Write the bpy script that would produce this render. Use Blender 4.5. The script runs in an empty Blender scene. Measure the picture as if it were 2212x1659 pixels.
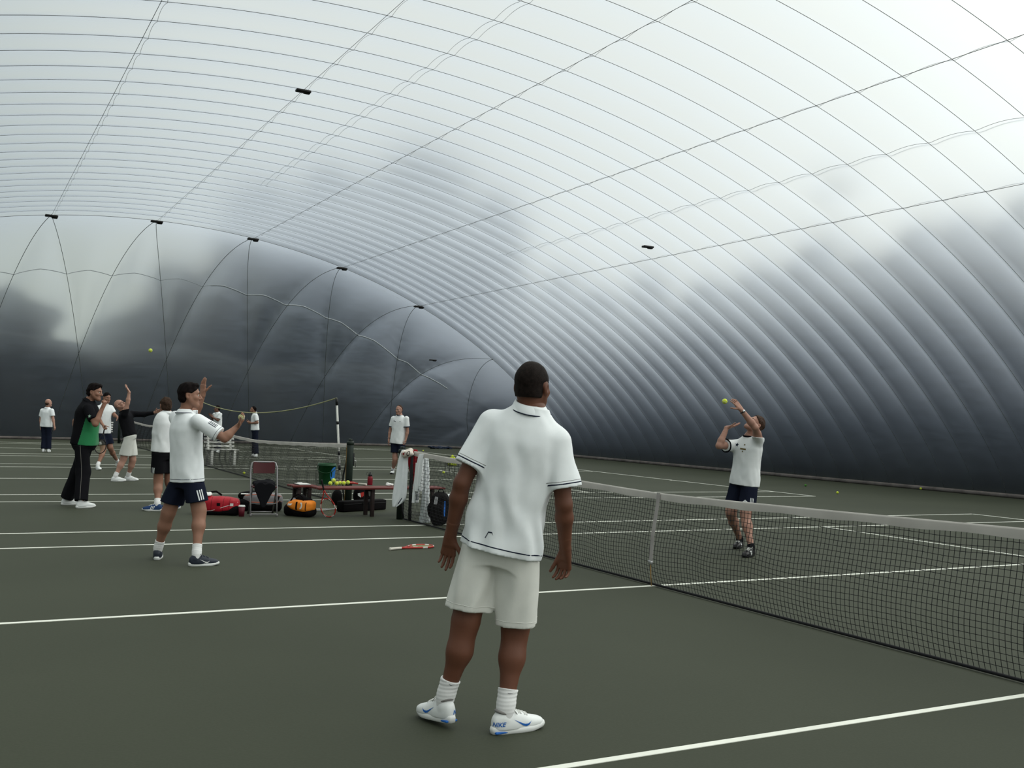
import bpy, bmesh, math, random
import numpy as np
from mathutils import Vector, Matrix
from mathutils.bvhtree import BVHTree

SC = bpy.context.scene
COL = SC.collection
rng = np.random.RandomState(7)
PI = math.pi

# ------------------------------------------------------------------ camera
W, H = 2212.0, 1659.0
CAM = np.array([-6.1318, -8.1240, 1.5803])
YAW, PITCH, ROLL, FOC = 0.4974, 0.0344, 0.0352, 2202.59
def _basis():
    cy, sy, cp, sp = math.cos(YAW), math.sin(YAW), math.cos(PITCH), math.sin(PITCH)
    f = np.array([sy*cp, cy*cp, sp]); r = np.array([cy, -sy, 0.0]); u = np.cross(r, f)
    c, s = math.cos(ROLL), math.sin(ROLL)
    return c*r + s*u, -s*r + c*u, f
CR, CU, CF = _basis()
cam_data = bpy.data.cameras.new('camera'); cam = bpy.data.objects.new('camera', cam_data); COL.objects.link(cam)
cam_data.sensor_fit = 'HORIZONTAL'; cam_data.sensor_width = 36.0; cam_data.lens = FOC/W*36.0
cam_data.clip_start = 0.05; cam_data.clip_end = 500
cam.matrix_world = Matrix(((CR[0], CU[0], -CF[0], CAM[0]), (CR[1], CU[1], -CF[1], CAM[1]), (CR[2], CU[2], -CF[2], CAM[2]), (0, 0, 0, 1)))
SC.camera = cam

def ray(px, py): return CF + CR*(px - W/2)/FOC - CU*(py - H/2)/FOC
def at_depth(px, py, d): return CAM + ray(px, py)*d
def on_floor(px, py, z=0.0):
    d = ray(px, py); return CAM + d*((z - CAM[2])/d[2])
def on_y(px, py, Y):
    d = ray(px, py); return CAM + d*((Y - CAM[1])/d[1])
def on_x(px, py, X):
    d = ray(px, py); return CAM + d*((X - CAM[0])/d[0])
def depth_of(p): return float(np.dot(np.asarray(p, float) - CAM, CF))

# ------------------------------------------------------------------ sky, exposure
SC.view_settings.view_transform = 'Standard'; SC.view_settings.look = 'None'
SC.view_settings.exposure = 0.0; SC.view_settings.gamma = 1.0
try: SC.view_settings.use_curve_mapping = False
except Exception: pass
SC.cycles.max_bounces = 10; SC.cycles.diffuse_bounces = 4; SC.cycles.transmission_bounces = 6; SC.cycles.glossy_bounces = 3
SC.cycles.transparent_max_bounces = 8
SC.cycles.caustics_reflective = False; SC.cycles.caustics_refractive = True
SC.cycles.use_denoising = True
SC.cycles.sample_clamp_indirect = 6.0

world = bpy.data.worlds.new('overcast_sky'); SC.world = world; world.use_nodes = True
nt = world.node_tree; nt.nodes.clear()
def N(t, typ, **kw):
    n = t.nodes.new(typ)
    for k, v in kw.items(): setattr(n, k, v)
    return n
def build_sky():
    out = N(nt, 'ShaderNodeOutputWorld'); bg = N(nt, 'ShaderNodeBackground')
    tc = N(nt, 'ShaderNodeTexCoord')
    dot = N(nt, 'ShaderNodeVectorMath', operation='DOT_PRODUCT')
    v = Vector((0.75, -0.30, 0.80)).normalized(); dot.inputs[1].default_value = v
    nrm = N(nt, 'ShaderNodeVectorMath', operation='NORMALIZE')
    nt.links.new(tc.outputs['Generated'], nrm.inputs[0]); nt.links.new(nrm.outputs[0], dot.inputs[0])
    ramp = N(nt, 'ShaderNodeValToRGB')
    e = ramp.color_ramp; e.interpolation = 'EASE'
    e.elements[0].position = 0.30; e.elements[0].color = (0.40, 0.44, 0.405, 1)
    e.elements[1].position = 1.0; e.elements[1].color = (1.30, 1.30, 1.20, 1)
    for q, c in ((0.44, (0.50, 0.54, 0.485)), (0.54, (0.84, 0.865, 0.80)), (0.645, (0.885, 0.90, 0.825)), (0.785, (1.06, 1.07, 0.98))):
        x = e.elements.new(q); x.color = (*c, 1)
    e.interpolation = 'LINEAR'
    mr = N(nt, 'ShaderNodeMapRange'); mr.inputs[1].default_value = -1; mr.inputs[2].default_value = 1
    nt.links.new(dot.outputs['Value'], mr.inputs[0]); nt.links.new(mr.outputs[0], ramp.inputs[0])
    st = N(nt, 'ShaderNodeMapRange'); st.inputs[1].default_value = 0.45; st.inputs[2].default_value = 1.0
    st.inputs[3].default_value = 1.0; st.inputs[4].default_value = SKY_GAIN
    st.interpolation_type = 'SMOOTHERSTEP'
    nt.links.new(dot.outputs['Value'], st.inputs[0])
    nt.links.new(ramp.outputs[0], bg.inputs[0]); nt.links.new(st.outputs[0], bg.inputs[1])
    nt.links.new(bg.outputs[0], out.inputs[0])
SKY_GAIN = 2.1
build_sky()

# ------------------------------------------------------------------ helpers
def mat(name, col, rough=0.7, metal=0.0, var=0.10, vscale=6.0, bump=0.0, bscale=200.0, spec=0.3, stretch=None, sheen=0.0, col2=None):
    """a plain procedural material: colour broken up by noise, optional bump"""
    m = bpy.data.materials.new(name); m.use_nodes = True
    t = m.node_tree; b = t.nodes['Principled BSDF']
    b.inputs['Roughness'].default_value = rough; b.inputs['Metallic'].default_value = metal
    b.inputs['Specular IOR Level'].default_value = spec
    if sheen: b.inputs['Sheen Weight'].default_value = sheen
    tc = N(t, 'ShaderNodeTexCoord')
    n1 = N(t, 'ShaderNodeTexNoise'); n1.inputs['Scale'].default_value = vscale; n1.inputs['Detail'].default_value = 4
    if stretch:
        mp = N(t, 'ShaderNodeMapping'); mp.inputs['Scale'].default_value = stretch
        t.links.new(tc.outputs['Object'], mp.inputs[0]); t.links.new(mp.outputs[0], n1.inputs['Vector'])
    else: t.links.new(tc.outputs['Object'], n1.inputs['Vector'])
    mx = N(t, 'ShaderNodeMix', data_type='RGBA')
    c = np.array(col[:3], float)
    c2 = np.array(col2[:3], float) if col2 is not None else np.clip(c*(1+var), 0, 1)
    mx.inputs[6].default_value = (*np.clip(c*(1-var), 0, 1), 1); mx.inputs[7].default_value = (*c2, 1)
    rp = N(t, 'ShaderNodeMapRange'); rp.inputs[1].default_value = 0.3; rp.inputs[2].default_value = 0.7
    t.links.new(n1.outputs[0], rp.inputs[0]); t.links.new(rp.outputs[0], mx.inputs[0]); t.links.new(mx.outputs[2], b.inputs['Base Color'])
    if bump:
        n2 = N(t, 'ShaderNodeTexNoise'); n2.inputs['Scale'].default_value = bscale; n2.inputs['Detail'].default_value = 3
        t.links.new(tc.outputs['Object'], n2.inputs['Vector'])
        bp = N(t, 'ShaderNodeBump'); bp.inputs['Strength'].default_value = bump; bp.inputs['Distance'].default_value = 0.004
        t.links.new(n2.outputs[0], bp.inputs['Height']); t.links.new(bp.outputs[0], b.inputs['Normal'])
    return m
def srgb(r, g, b):
    f = lambda v: (v/255/12.92) if v/255 <= 0.04045 else ((v/255+0.055)/1.055)**2.4
    return (f(r), f(g), f(b))

class MB:
    """collects geometry for ONE mesh"""
    def __init__(s): s.v = []; s.f = []; s.n = 0
    def add(s, V, F):
        s.v.append(np.asarray(V, float).reshape(-1, 3)); s.f += [tuple(int(i)+s.n for i in f) for f in F]; s.n += len(s.v[-1]); return s
    def box(s, c, size, R=None, bev=0.0):
        hx, hy, hz = np.array(size)/2
        if bev <= 0:
            V = np.array([[x, y, z] for x in (-hx, hx) for y in (-hy, hy) for z in (-hz, hz)])
            F = [(0, 1, 3, 2), (4, 6, 7, 5), (0, 4, 5, 1), (2, 3, 7, 6), (0, 2, 6, 4), (1, 5, 7, 3)]
        else:
            bm = bmesh.new(); bmesh.ops.create_cube(bm, size=1.0)
            for v in bm.verts: v.co = Vector((v.co.x*2*hx, v.co.y*2*hy, v.co.z*2*hz))
            bmesh.ops.bevel(bm, geom=bm.edges[:], offset=bev, segments=2, affect='EDGES', profile=0.5)
            bm.verts.index_update(); V = np.array([v.co[:] for v in bm.verts]); F = [[v.index for v in f.verts] for f in bm.faces]; bm.free()
        if R is not None: V = V @ np.asarray(R).T
        return s.add(V + np.asarray(c), F)
    def tube(s, pts, r, n=8, cap=True, closed=False, flat=1.0):
        P = np.asarray(pts, float); m = len(P)
        rr = np.full(m, r) if np.isscalar(r) else np.asarray(r, float)
        T = np.zeros_like(P)
        if closed: T = np.roll(P, -1, 0) - np.roll(P, 1, 0)
        else: T[1:-1] = P[2:] - P[:-2]; T[0] = P[1]-P[0]; T[-1] = P[-1]-P[-2]
        T /= np.linalg.norm(T, axis=1)[:, None] + 1e-12
        a = np.array([0, 0, 1.0]) if abs(T[0][2]) < 0.9 else np.array([1.0, 0, 0])
        a = a - T[0]*np.dot(a, T[0]); a /= np.linalg.norm(a)
        V = []
        ang = np.arange(n)*2*PI/n
        for i in range(m):
            a = a - T[i]*np.dot(a, T[i]); a /= np.linalg.norm(a)+1e-12; b = np.cross(T[i], a)
            V.append(P[i] + rr[i]*(np.cos(ang)[:, None]*a + flat*np.sin(ang)[:, None]*b))
        F = []
        for i in range(m if closed else m-1):
            j = (i+1) % m
            for k in range(n):
                l = (k+1) % n; F.append((i*n+k, i*n+l, j*n+l, j*n+k))
        if cap and not closed: F.append(tuple(range(n-1, -1, -1))); F.append(tuple((m-1)*n+k for k in range(n)))
        return s.add(np.concatenate(V), F)
    def lathe(s, c, prof, n=24, R=None):
        V = []; F = []; ang = np.arange(n)*2*PI/n
        for (r, z) in prof: V.append(np.stack([r*np.cos(ang), r*np.sin(ang), np.full(n, z)], 1))
        V = np.concatenate(V)
        for i in range(len(prof)-1):
            for k in range(n):
                l = (k+1) % n; F.append((i*n+k, i*n+l, (i+1)*n+l, (i+1)*n+k))
        if prof[0][0] > 1e-4: F.append(tuple(range(n-1, -1, -1)))
        if prof[-1][0] > 1e-4: F.append(tuple((len(prof)-1)*n+k for k in range(n)))
        if R is not None: V = V @ np.asarray(R).T
        return s.add(V+np.asarray(c), F)
    def grid(s, G, closed_u=False):
        nu, nv = G.shape[:2]; F = []
        for i in range(nu if closed_u else nu-1):
            for j in range(nv-1): F.append((i*nv+j, ((i+1) % nu)*nv+j, ((i+1) % nu)*nv+j+1, i*nv+j+1))
        return s.add(G.reshape(-1, 3), F)
    def sheet(s, G, th):
        """a grid of points given a real thickness"""
        du = np.gradient(G, axis=0); dv = np.gradient(G, axis=1); n = np.cross(du, dv); n /= np.linalg.norm(n, axis=2)[..., None]+1e-12
        A = G + n*th/2; B = G - n*th/2
        s.grid(A); s.grid(B[::-1])
        nu, nv = G.shape[:2]
        for (X, Y) in ((A[0], B[0]), (B[-1], A[-1]), (B[:, 0], A[:, 0]), (A[:, -1], B[:, -1])): s.grid(np.stack([X, Y], 0))
        return s
    def build(s, name, m, parent=None, smooth=True, base=None, auto=None):
        V = np.concatenate(s.v) if s.v else np.zeros((0, 3))
        return mesh_obj(name, V, s.f, m, parent, smooth, base, auto)
def root_of(o):
    while o.parent is not None: o = o.parent
    return o
def mesh_obj(name, V, F, m, parent=None, smooth=True, base=None, auto=None):
    off = np.zeros(3)
    if parent is not None: off = np.array(root_of(parent).location)
    elif base is not None: off = np.asarray(base, float)
    me = bpy.data.meshes.new(name); me.from_pydata((np.asarray(V)-off).tolist(), [], [tuple(f) for f in F]); me.update()
    if m is not None: me.materials.append(m)
    if smooth:
        me.polygons.foreach_set('use_smooth', np.ones(len(me.polygons), bool))
        if auto is not None:
            try: me.set_sharp_from_angle(angle=auto)
            except Exception: pass
    o = bpy.data.objects.new(name, me); COL.objects.link(o)
    if parent is not None: o.parent = parent
    elif base is not None: o.location = off
    return o
def tag(o, label=None, cat=None, group=None, kind=None):
    if label: o['label'] = label
    if cat: o['category'] = cat
    if group: o['group'] = group
    if kind: o['kind'] = kind
    return o
def thing(name, label, cat, loc, group=None):
    o = bpy.data.objects.new(name, None); o.empty_display_size = 0.1; COL.objects.link(o); o.location = loc
    return tag(o, label, cat, group)
def unit(v): v = np.asarray(v, float); return v/(np.linalg.norm(v)+1e-12)
def frame(x, z):
    """rotation whose columns are x, y, z (x kept, z made square to it)"""
    x = unit(x); z = np.asarray(z, float); z = unit(z - x*np.dot(z, x)); return np.stack([x, np.cross(z, x), z], 1)
# ------------------------------------------------------------------ the air dome
YE, YN = 30.95, -11.8          # far and near end arches
RX, RZ = 18.0, 8.42            # half span, rise
RIB = 0.95
_R = (RX**2 + RZ**2)/(2*RZ)
def arch_z(x):
    x = np.abs(np.asarray(x, float)); c = np.sqrt(np.maximum(_R**2 - x**2, 0)) - (_R - RZ); e = RZ*np.sqrt(np.maximum(1-(x/RX)**2, 0))
    return 0.72*c + 0.28*e
_xs = RX*np.sin(np.linspace(-PI/2, PI/2, 601)); _zs = arch_z(_xs); _zs[0] = _zs[-1] = 0
_len = np.concatenate([[0], np.cumsum(np.hypot(np.diff(_xs), np.diff(_zs)))]); _len /= _len[-1]
def arch(s):
    """s 0..1 along the arch -> x, z and outward normal"""
    x = np.interp(s, _len, _xs); z = np.interp(s, _len, _zs)
    x1 = np.interp(s+.002, _len, _xs); z1 = np.interp(s+.002, _len, _zs); x0 = np.interp(s-.002, _len, _xs); z0 = np.interp(s-.002, _len, _zs)
    tx, tz = x1-x0, z1-z0; l = np.hypot(tx, tz)+1e-12
    return x, z, -tz/l, tx/l
CLIPX = [-17.0, -14.1, -10.55, -7.1, -3.53, 0.0, 3.55, 7.15, 10.55, 14.1, 17.0]
CSP = 3.53

def membrane_material(name):
    m = bpy.data.materials.new(name); m.use_nodes = True; t = m.node_tree; t.nodes.clear()
    out = N(t, 'ShaderNodeOutputMaterial'); tc = N(t, 'ShaderNodeTexCoord')
    tr = N(t, 'ShaderNodeBsdfTranslucent'); rf = N(t, 'ShaderNodeBsdfRefraction'); gl = N(t, 'ShaderNodeBsdfDiffuse')
    rf.distribution = 'BECKMANN'; rf.inputs['IOR'].default_value = 1.045; rf.inputs['Roughness'].default_value = 0.75
    rf.inputs['Color'].default_value = (0.90, 0.91, 0.885, 1)
    tr.inputs['Color'].default_value = (0.52, 0.64, 0.86, 1); gl.inputs['Color'].default_value = (0.42, 0.43, 0.45, 1)
    rb = N(t, 'ShaderNodeBsdfRefraction'); rb.distribution = 'BECKMANN'; rb.inputs['IOR'].default_value = 0.86; rb.inputs['Roughness'].default_value = 0.95; rb.inputs['Color'].default_value = (0.83, 0.885, 0.945, 1)
    m0 = N(t, 'ShaderNodeMixShader'); m0.inputs[0].default_value = 0.44
    t.links.new(rf.outputs[0], m0.inputs[1]); t.links.new(rb.outputs[0], m0.inputs[2])
    # old film: long scuffs and grime
    n = N(t, 'ShaderNodeTexNoise'); n.inputs['Scale'].default_value = 1.6; n.inputs['Detail'].default_value = 8; n.inputs['Roughness'].default_value = 0.7
    mp = N(t, 'ShaderNodeMapping'); mp.inputs['Scale'].default_value = (0.7, 1.0, 5.0)
    t.links.new(tc.outputs['Object'], mp.inputs[0]); t.links.new(mp.outputs[0], n.inputs['Vector'])
    fac = N(t, 'ShaderNodeMapRange'); fac.inputs[1].default_value = 0.3; fac.inputs[2].default_value = 0.7
    fac.inputs[3].default_value = 0.035; fac.inputs[4].default_value = 0.075
    t.links.new(n.outputs[0], fac.inputs[0])
    # seen edge-on the light goes a longer way through the cloudy film, which scatters more of it
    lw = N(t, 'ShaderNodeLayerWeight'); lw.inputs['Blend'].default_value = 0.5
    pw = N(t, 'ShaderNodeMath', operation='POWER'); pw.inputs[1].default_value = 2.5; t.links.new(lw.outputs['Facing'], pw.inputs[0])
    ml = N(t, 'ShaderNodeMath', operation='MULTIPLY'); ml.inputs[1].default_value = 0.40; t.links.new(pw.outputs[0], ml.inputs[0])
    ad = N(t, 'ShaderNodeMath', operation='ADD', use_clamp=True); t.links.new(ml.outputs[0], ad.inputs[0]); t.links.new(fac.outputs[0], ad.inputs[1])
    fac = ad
    m1 = N(t, 'ShaderNodeMixShader'); m2 = N(t, 'ShaderNodeMixShader'); m2.inputs[0].default_value = 0.02
    t.links.new(fac.outputs[0], m1.inputs[0]); t.links.new(m0.outputs[0], m1.inputs[1]); t.links.new(tr.outputs[0], m1.inputs[2])
    t.links.new(m1.outputs[0], m2.inputs[1]); t.links.new(gl.outputs[0], m2.inputs[2]); t.links.new(m2.outputs[0], out.inputs[0])
    return m
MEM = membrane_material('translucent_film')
CABLE = mat('dark_cable', srgb(85, 88, 84), 0.6); ROPE = mat('grey_rope', srgb(130, 130, 120), 0.8); WELD = mat('welded_seam', srgb(150, 155, 158), 0.6)
BLACKP = mat('black_plate', srgb(20, 18, 18), 0.5)

def barrel_pt(s, y, bulge=True):
    x, z, nx, nz = arch(s)
    k = (np.asarray(y, float) - YE)/RIB; b = np.abs(np.sin(PI*k))
    fade = np.clip(np.minimum(s, 1-s)*9, 0.1, 1)
    a = (0.065*b**0.8*fade) if bulge else 0
    return np.stack(np.broadcast_arrays(x + nx*a, y, z + nz*a), -1)
nrib = int(round((YE-YN)/RIB))
SS = np.linspace(0, 1, 121)
mb = MB(); yy = YN + np.arange(nrib*8+1)*(YE-YN)/(nrib*8)
mb.grid(np.stack([barrel_pt(SS, np.full_like(SS, y)) for y in yy], 0)[:, ::-1])
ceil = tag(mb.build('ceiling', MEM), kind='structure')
def trim(name, o): return tag(o, kind='structure')

# end caps: bulging lozenges between crossing cables
CAPL, CORN = 9.25, 5.0
def cap_pt(x, s, sgn, y0, bulge=True):
    """x across, s = height as a share of the arch height there (1 at the arch, 0 on the floor)"""
    x = np.asarray(x, float); s = np.asarray(s, float)
    zt = arch_z(np.clip(x, -RX, RX))
    ax = np.abs(x); over = np.clip((ax - (RX-CORN))/CORN, 0, 1)
    L = CAPL*np.sqrt(np.maximum(1 - over**2.2, 0))
    f = np.maximum(1-s, 0)**0.47
    y = L*f; z = zt*s
    if bulge:
        g = CSP*0.5*(np.maximum(1-s, 0)/0.56)**.62
        a = np.abs(np.sin(PI*(x-g)/CSP)); b = np.abs(np.sin(PI*(x+g)/CSP))
        amp = 0.8*np.clip((1-s)*4, 0, 1)*np.clip(s*3.0, 0.12, 1)*(1-over**2)
        B = amp*(np.minimum(a, b)**0.75)
        y = y + B*0.6; z = z + B*0.6*s
    return np.stack(np.broadcast_arrays(x, y0 + sgn*y, z), -1)
def cap(name, sgn, y0):
    xx = RX*np.sin(np.linspace(-PI/2, PI/2, 221)); xx = 0.5*xx + 0.5*np.linspace(-RX, RX, 221)
    s = 1 - np.linspace(0, 1, 72)**1.8
    G = cap_pt(xx[:, None], s[None, :], sgn, y0)
    b = MB(); b.grid(G if sgn > 0 else G[::-1])
    return tag(b.build(name, MEM), kind='structure')
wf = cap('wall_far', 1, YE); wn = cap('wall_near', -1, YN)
# arch cables
for k in range(nrib+1):
    y = YE - k*RIB; P = barrel_pt(SS, np.full_like(SS, y), False); x, z, nx, nz = arch(SS)
    P[:, 0] -= nx*0.012; P[:, 2] -= nz*0.012
    b = MB(); b.tube(P, 0.0045 if k else 0.008, 5); b.build('arch_cable', CABLE, ceil)
for i, cx in enumerate(CLIPX[2:9]):
    b = MB(); z = float(arch_z(cx)); ys = np.linspace(YN, YE, 90); sag = 0.03
    b.tube(np.stack([np.full(90, cx), ys, np.full(90, z-0.03)], 1), 0.005, 4); b.build('long_cable', CABLE, ceil)
    ss = float(np.interp(cx, _xs, _len)); yv = np.linspace(YN, YE, nrib*8+1); P = barrel_pt(np.full_like(yv, ss), yv)
    P[:, 2] -= 0.02; P[:, 0] += 0.10
    b = MB(); b.tube(P, 0.003, 4); b.build('slack_rope', ROPE, ceil)
for cx, y1 in ((1.75, 22.5), (9.0, 21.0)):
    ss = float(np.interp(cx, _xs, _len)); yv = np.linspace(YN, y1, 300); P = barrel_pt(np.full_like(yv, ss), yv); P[:, 2] -= 0.012
    b = MB(); b.tube(P, 0.0035, 4); P2 = P.copy(); P2[:, 0] += 0.16*np.sign(cx-5); b.tube(P2, 0.0035, 4); b.build('welded_seam', WELD, ceil)
for cx in CLIPX[1:10]:
    for d in (-1, 1):
        s = 1 - np.linspace(0, .99, 50)**2; x = cx + d*CSP*0.5*((1-s)/0.56)**.62
        ok = np.abs(x) < RX-0.6; s, x = s[ok], x[ok]
        P = cap_pt(x, s, 1, YE, False); P[:, 1] -= 0.03
        b = MB(); b.tube(P, 0.010, 5); b.build('diagonal_cable', CABLE, wf)
x = np.linspace(-17, 14.5, 300); s = np.full(300, 0.80) - 0.10*np.clip((x-8)/6, 0, 1); P = cap_pt(x, s, 1, YE); P[:, 1] -= 0.02
b = MB(); b.tube(P, np.where(x > 3, 0.03, 0.012), 5); b.build('welded_seam', WELD, wf)
def plate(p, sc=1.0, par=None, up=(0, 0, 1)):
    b = MB(); p = np.asarray(p, float)
    b.box(p + [0, 0, -0.05], (0.42*sc, 0.20*sc, 0.07*sc), bev=0.02*sc); b.box(p + [0.1*sc, 0, -0.08*sc], (0.2*sc, 0.13*sc, 0.1*sc), bev=0.03*sc)
    b.build('clamp_plate', BLACKP, par)
for cx in CLIPX[3:9]: plate((cx, YE, float(arch_z(cx))), 1.0, ceil)
plate((0.0, 12.9, RZ), 0.75, ceil); plate((10.0, 14.2, float(arch_z(10.0))-.02), 0.75, ceil)
plate((12.9, 34.6, 4.2), 0.8, wf)
# skirt and ground beam at the foot of the film
SK = mat('grey_skirt', srgb(105, 98, 95), 0.85, var=0.35, vscale=3)
def base_line(n=200):
    q = [(-RX, YN), (-RX, YE)]
    xx = RX*np.sin(np.linspace(-PI/2, PI/2, 90)); P = [(-RX, y) for y in np.linspace(YN, YE, 40)[:-1]]
    P += [tuple(p[:2]) for p in cap_pt(xx, np.zeros(90), 1, YE, False)]
    P += [(RX, y) for y in np.linspace(YE, YN, 40)[1:]]
    return np.array(P)
bl = base_line(); b = MB(); b.tube(np.c_[bl*np.array([0.992, 0.997]), np.full(len(bl), 0.05)], 0.06 , 6, flat=1.0)
tag(b.build('baseboard_far', SK), kind='structure')

# ------------------------------------------------------------------ floor and painted lines
def floor_material():
    m = bpy.data.materials.new('acrylic_court'); m.use_nodes = True; t = m.node_tree; b = t.nodes['Principled BSDF']
    tc = N(t, 'ShaderNodeTexCoord'); n1 = N(t, 'ShaderNodeTexNoise'); n1.inputs['Scale'].default_value = 0.35; n1.inputs['Detail'].default_value = 6
    n2 = N(t, 'ShaderNodeTexNoise'); n2.inputs['Scale'].default_value = 60; n2.inputs['Detail'].default_value = 3
    for n in (n1, n2): t.links.new(tc.outputs['Object'], n.inputs['Vector'])
    r = N(t, 'ShaderNodeValToRGB'); r.color_ramp.elements[0].position = 0.35; r.color_ramp.elements[1].position = 0.68
    r.color_ramp.elements[0].color = (*FLOOR_A, 1); r.color_ramp.elements[1].color = (*FLOOR_B, 1)
    t.links.new(n1.outputs[0], r.inputs[0])
    mx = N(t, 'ShaderNodeMix', data_type='RGBA', blend_type='MULTIPLY'); mx.inputs[0].default_value = 0.25
    t.links.new(r.outputs[0], mx.inputs[6]); t.links.new(n2.outputs[0], mx.inputs[7]); t.links.new(mx.outputs[2], b.inputs['Base Color'])
    b.inputs['Roughness'].default_value = 0.72; b.inputs['Specular IOR Level'].default_value = 0.14
    bp = N(t, 'ShaderNodeBump'); bp.inputs['Strength'].default_value = 0.15; bp.inputs['Distance'].default_value = 0.003
    t.links.new(n2.outputs[0], bp.inputs['Height']); t.links.new(bp.outputs[0], b.inputs['Normal'])
    return m
FLOOR_A, FLOOR_B = (0.0455, 0.0515, 0.0345), (0.0535, 0.0600, 0.0405)
b = MB(); b.box((0, 10, -0.05), (60, 90, 0.1)); tag(b.build('floor', floor_material(), smooth=False), kind='structure')
LINE = mat('line_paint', (0.74, 0.75, 0.68), 0.6, var=0.06, vscale=3)
NL = [0]
def line(a, c, w=0.05):
    a = np.array(a, float); c = np.array(c, float); d = unit(c-a); n = np.array([-d[1], d[0]])*w/2
    V = [(*(a+n), 0.0), (*(a-n), 0.0), (*(c-n), 0.0), (*(c+n), 0.0)]; V = V + [(p[0], p[1], 0.003) for p in V]
    NL[0] += 1
    tag(mesh_obj('trim_%d' % NL[0], V, [(4, 5, 6, 7), (0, 1, 5, 4), (1, 2, 6, 5), (2, 3, 7, 6), (3, 0, 4, 7)], LINE, smooth=False), kind='structure')
CS = 15.2552
for k in range(3):
    y = k*CS
    for d in (-5.485, 5.485): line((-11.885, y+d), (11.885, y+d))
    for d in (-4.115, 4.115): line((-11.885, y+d), (11.885, y+d))
    line((-6.4, y), (6.4, y))
    for sx in (-1, 1):
        line((sx*11.885, y-5.485), (sx*11.885, y+5.485), 0.06); line((sx*6.4, y-4.115), (sx*6.4, y+4.115))
        line((sx*11.885, y), (sx*11.785, y))

# ------------------------------------------------------------------ outside: hedge, trees
LEAF = mat('dark_foliage', (0.010, 0.013, 0.013), 0.9, var=0.4, vscale=1.5); LEAF2 = mat('grey_green_foliage', (0.016, 0.021, 0.021), 0.9, var=0.4, vscale=1.5)
BARK = mat('dark_bark', (0.03, 0.025, 0.02), 0.9)
GRASS = mat('grass', (0.04, 0.06, 0.025), 0.9)
b = MB(); b.box((0, 15, -0.25), (400, 400, 0.2)); tag(b.build('ground', GRASS, smooth=False), kind='structure')
def noise3(P, seed, freq):
    r = np.random.RandomState(seed); o = np.zeros(len(P))
    for _ in range(10):
        k = r.normal(size=3)*freq; o += np.sin(P @ k + r.uniform(0, 6.28))
    return o/3.5
def blob(b, c, rad, seed, sub=4, amp=0.22):
    bm = bmesh.new(); bmesh.ops.create_icosphere(bm, subdivisions=sub, radius=1.0)
    V = np.array([v.co[:] for v in bm.verts]); F = [[v.index for v in f.verts] for f in bm.faces]; bm.free()
    P = V*np.array(rad)
    d = noise3(P + np.array(c), seed, 1.1)*amp + noise3(P + np.array(c), seed+1, 3.0)*amp*0.5
    b.add(P*(1+d[:, None]) + np.array(c), F)
def tree(label, x, y, h, w, seed, m=LEAF, cat='tree', trunk=True, lobes=5, low=0.12, wy=None, wx=None):
    wy = w if wy is None else wy; wx = w if wx is None else wx
    r = np.random.RandomState(seed); t = thing('tree', label, cat, (x, y, -0.15), 'trees outside the dome')
    b = MB()
    for i in range(lobes):
        f = (i+0.5)/lobes; ww = w*(0.62-0.30*f**1.5)*r.uniform(.9, 1.1)
        blob(b, (x + r.uniform(-.2, .2)*wx*(1-f), y + r.uniform(-.2, .2)*wy*(1-f), h*(low + (0.90-low)*f)), (ww*wx/w, ww*wy/w, h*(0.55/lobes+0.08)), seed*7+i, amp=.16)
    b.build('crown', m, t)
    b = MB(); b.tube([(x, y, -0.15), (x+.1, y, h*0.3), (x, y+.1, h*0.75)], [0.03*h, 0.022*h, 0.008*h], 8); b.build('trunk', BARK, t)
    return t
def hedge(label, p0, p1, h, th, seed):
    p0, p1 = np.array(p0, float), np.array(p1, float); L = np.linalg.norm(p1-p0); d = (p1-p0)/L; n = np.array([-d[1], d[0]])
    nu = int(L/0.5); prof = [(-.5, 0), (-.52, .3), (-.5, .7), (-.35, .95), (0, 1.0), (.35, .95), (.5, .7), (.52, .3), (.5, 0)]
    G = np.array([[[*(p0 + d*u*L + n*a*th), z*h-.15] for (a, z) in prof] for u in np.linspace(0, 1, nu)])
    P = G.reshape(-1, 3); s = noise3(P, seed, 1.0)*0.18; s2 = noise3(P, seed+3, .5)*0.45
    G = (P + np.c_[n[0]*s, n[1]*s, (s2+s)*np.clip(P[:, 2]/h, 0, 1)]).reshape(G.shape)
    b = MB(); b.grid(G); return tag(b.build('hedge', LEAF, base=(*((p0+p1)/2), -.15)), label, 'hedge')

def tree_px(label, px, py, wpx, seed, tier_y=None, tier_x=None, **k):
    """top of the crown at a picture point, standing on its own row of trees so that crowns do not run into each other"""
    p = on_y(px, py, tier_y) if tier_y is not None else on_x(px, py, tier_x)
    d = depth_of(p); w = wpx*d/FOC
    return tree(label, p[0], p[1], p[2], w, seed, **({'wx': w, 'wy': min(w, 4.2)} if tier_y else {'wy': w*1.05, 'wx': 3.0}), **k)
hedge('long dark hedge outside the far end wall, low behind the film', (-34, 42.5), (26, 42.5), 4.4, 2.0, 11)  # height and closeness of both hedges shaped to keep skylight off the lower film
hedge('long dark hedge outside the right side wall, low behind the film', (20.1, 40.6), (20.1, -16), 6.0, 2.0, 12)
tree_px('dark rounded tree blurred behind the film at the far left edge', 20, 640, 240, 3, 47.5)
tree_px('small dark tree behind the film right of the bright gap', 262, 700, 160, 5, 54.5)
tree_px('dark tree stepping up towards the tallest trees behind the end wall', 385, 600, 220, 6, 60.5)
tree_px('tall dark tree behind the third clamp plate of the end arch', 560, 470, 250, 7, 67, m=LEAF2)
tree_px('tallest dark tree behind the middle of the end wall', 740, 415, 300, 8, 53, m=LEAF2)
tree_px('broad dark tree behind the right shoulder of the end arch', 905, 395, 300, 9, 61, m=LEAF2)
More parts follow.
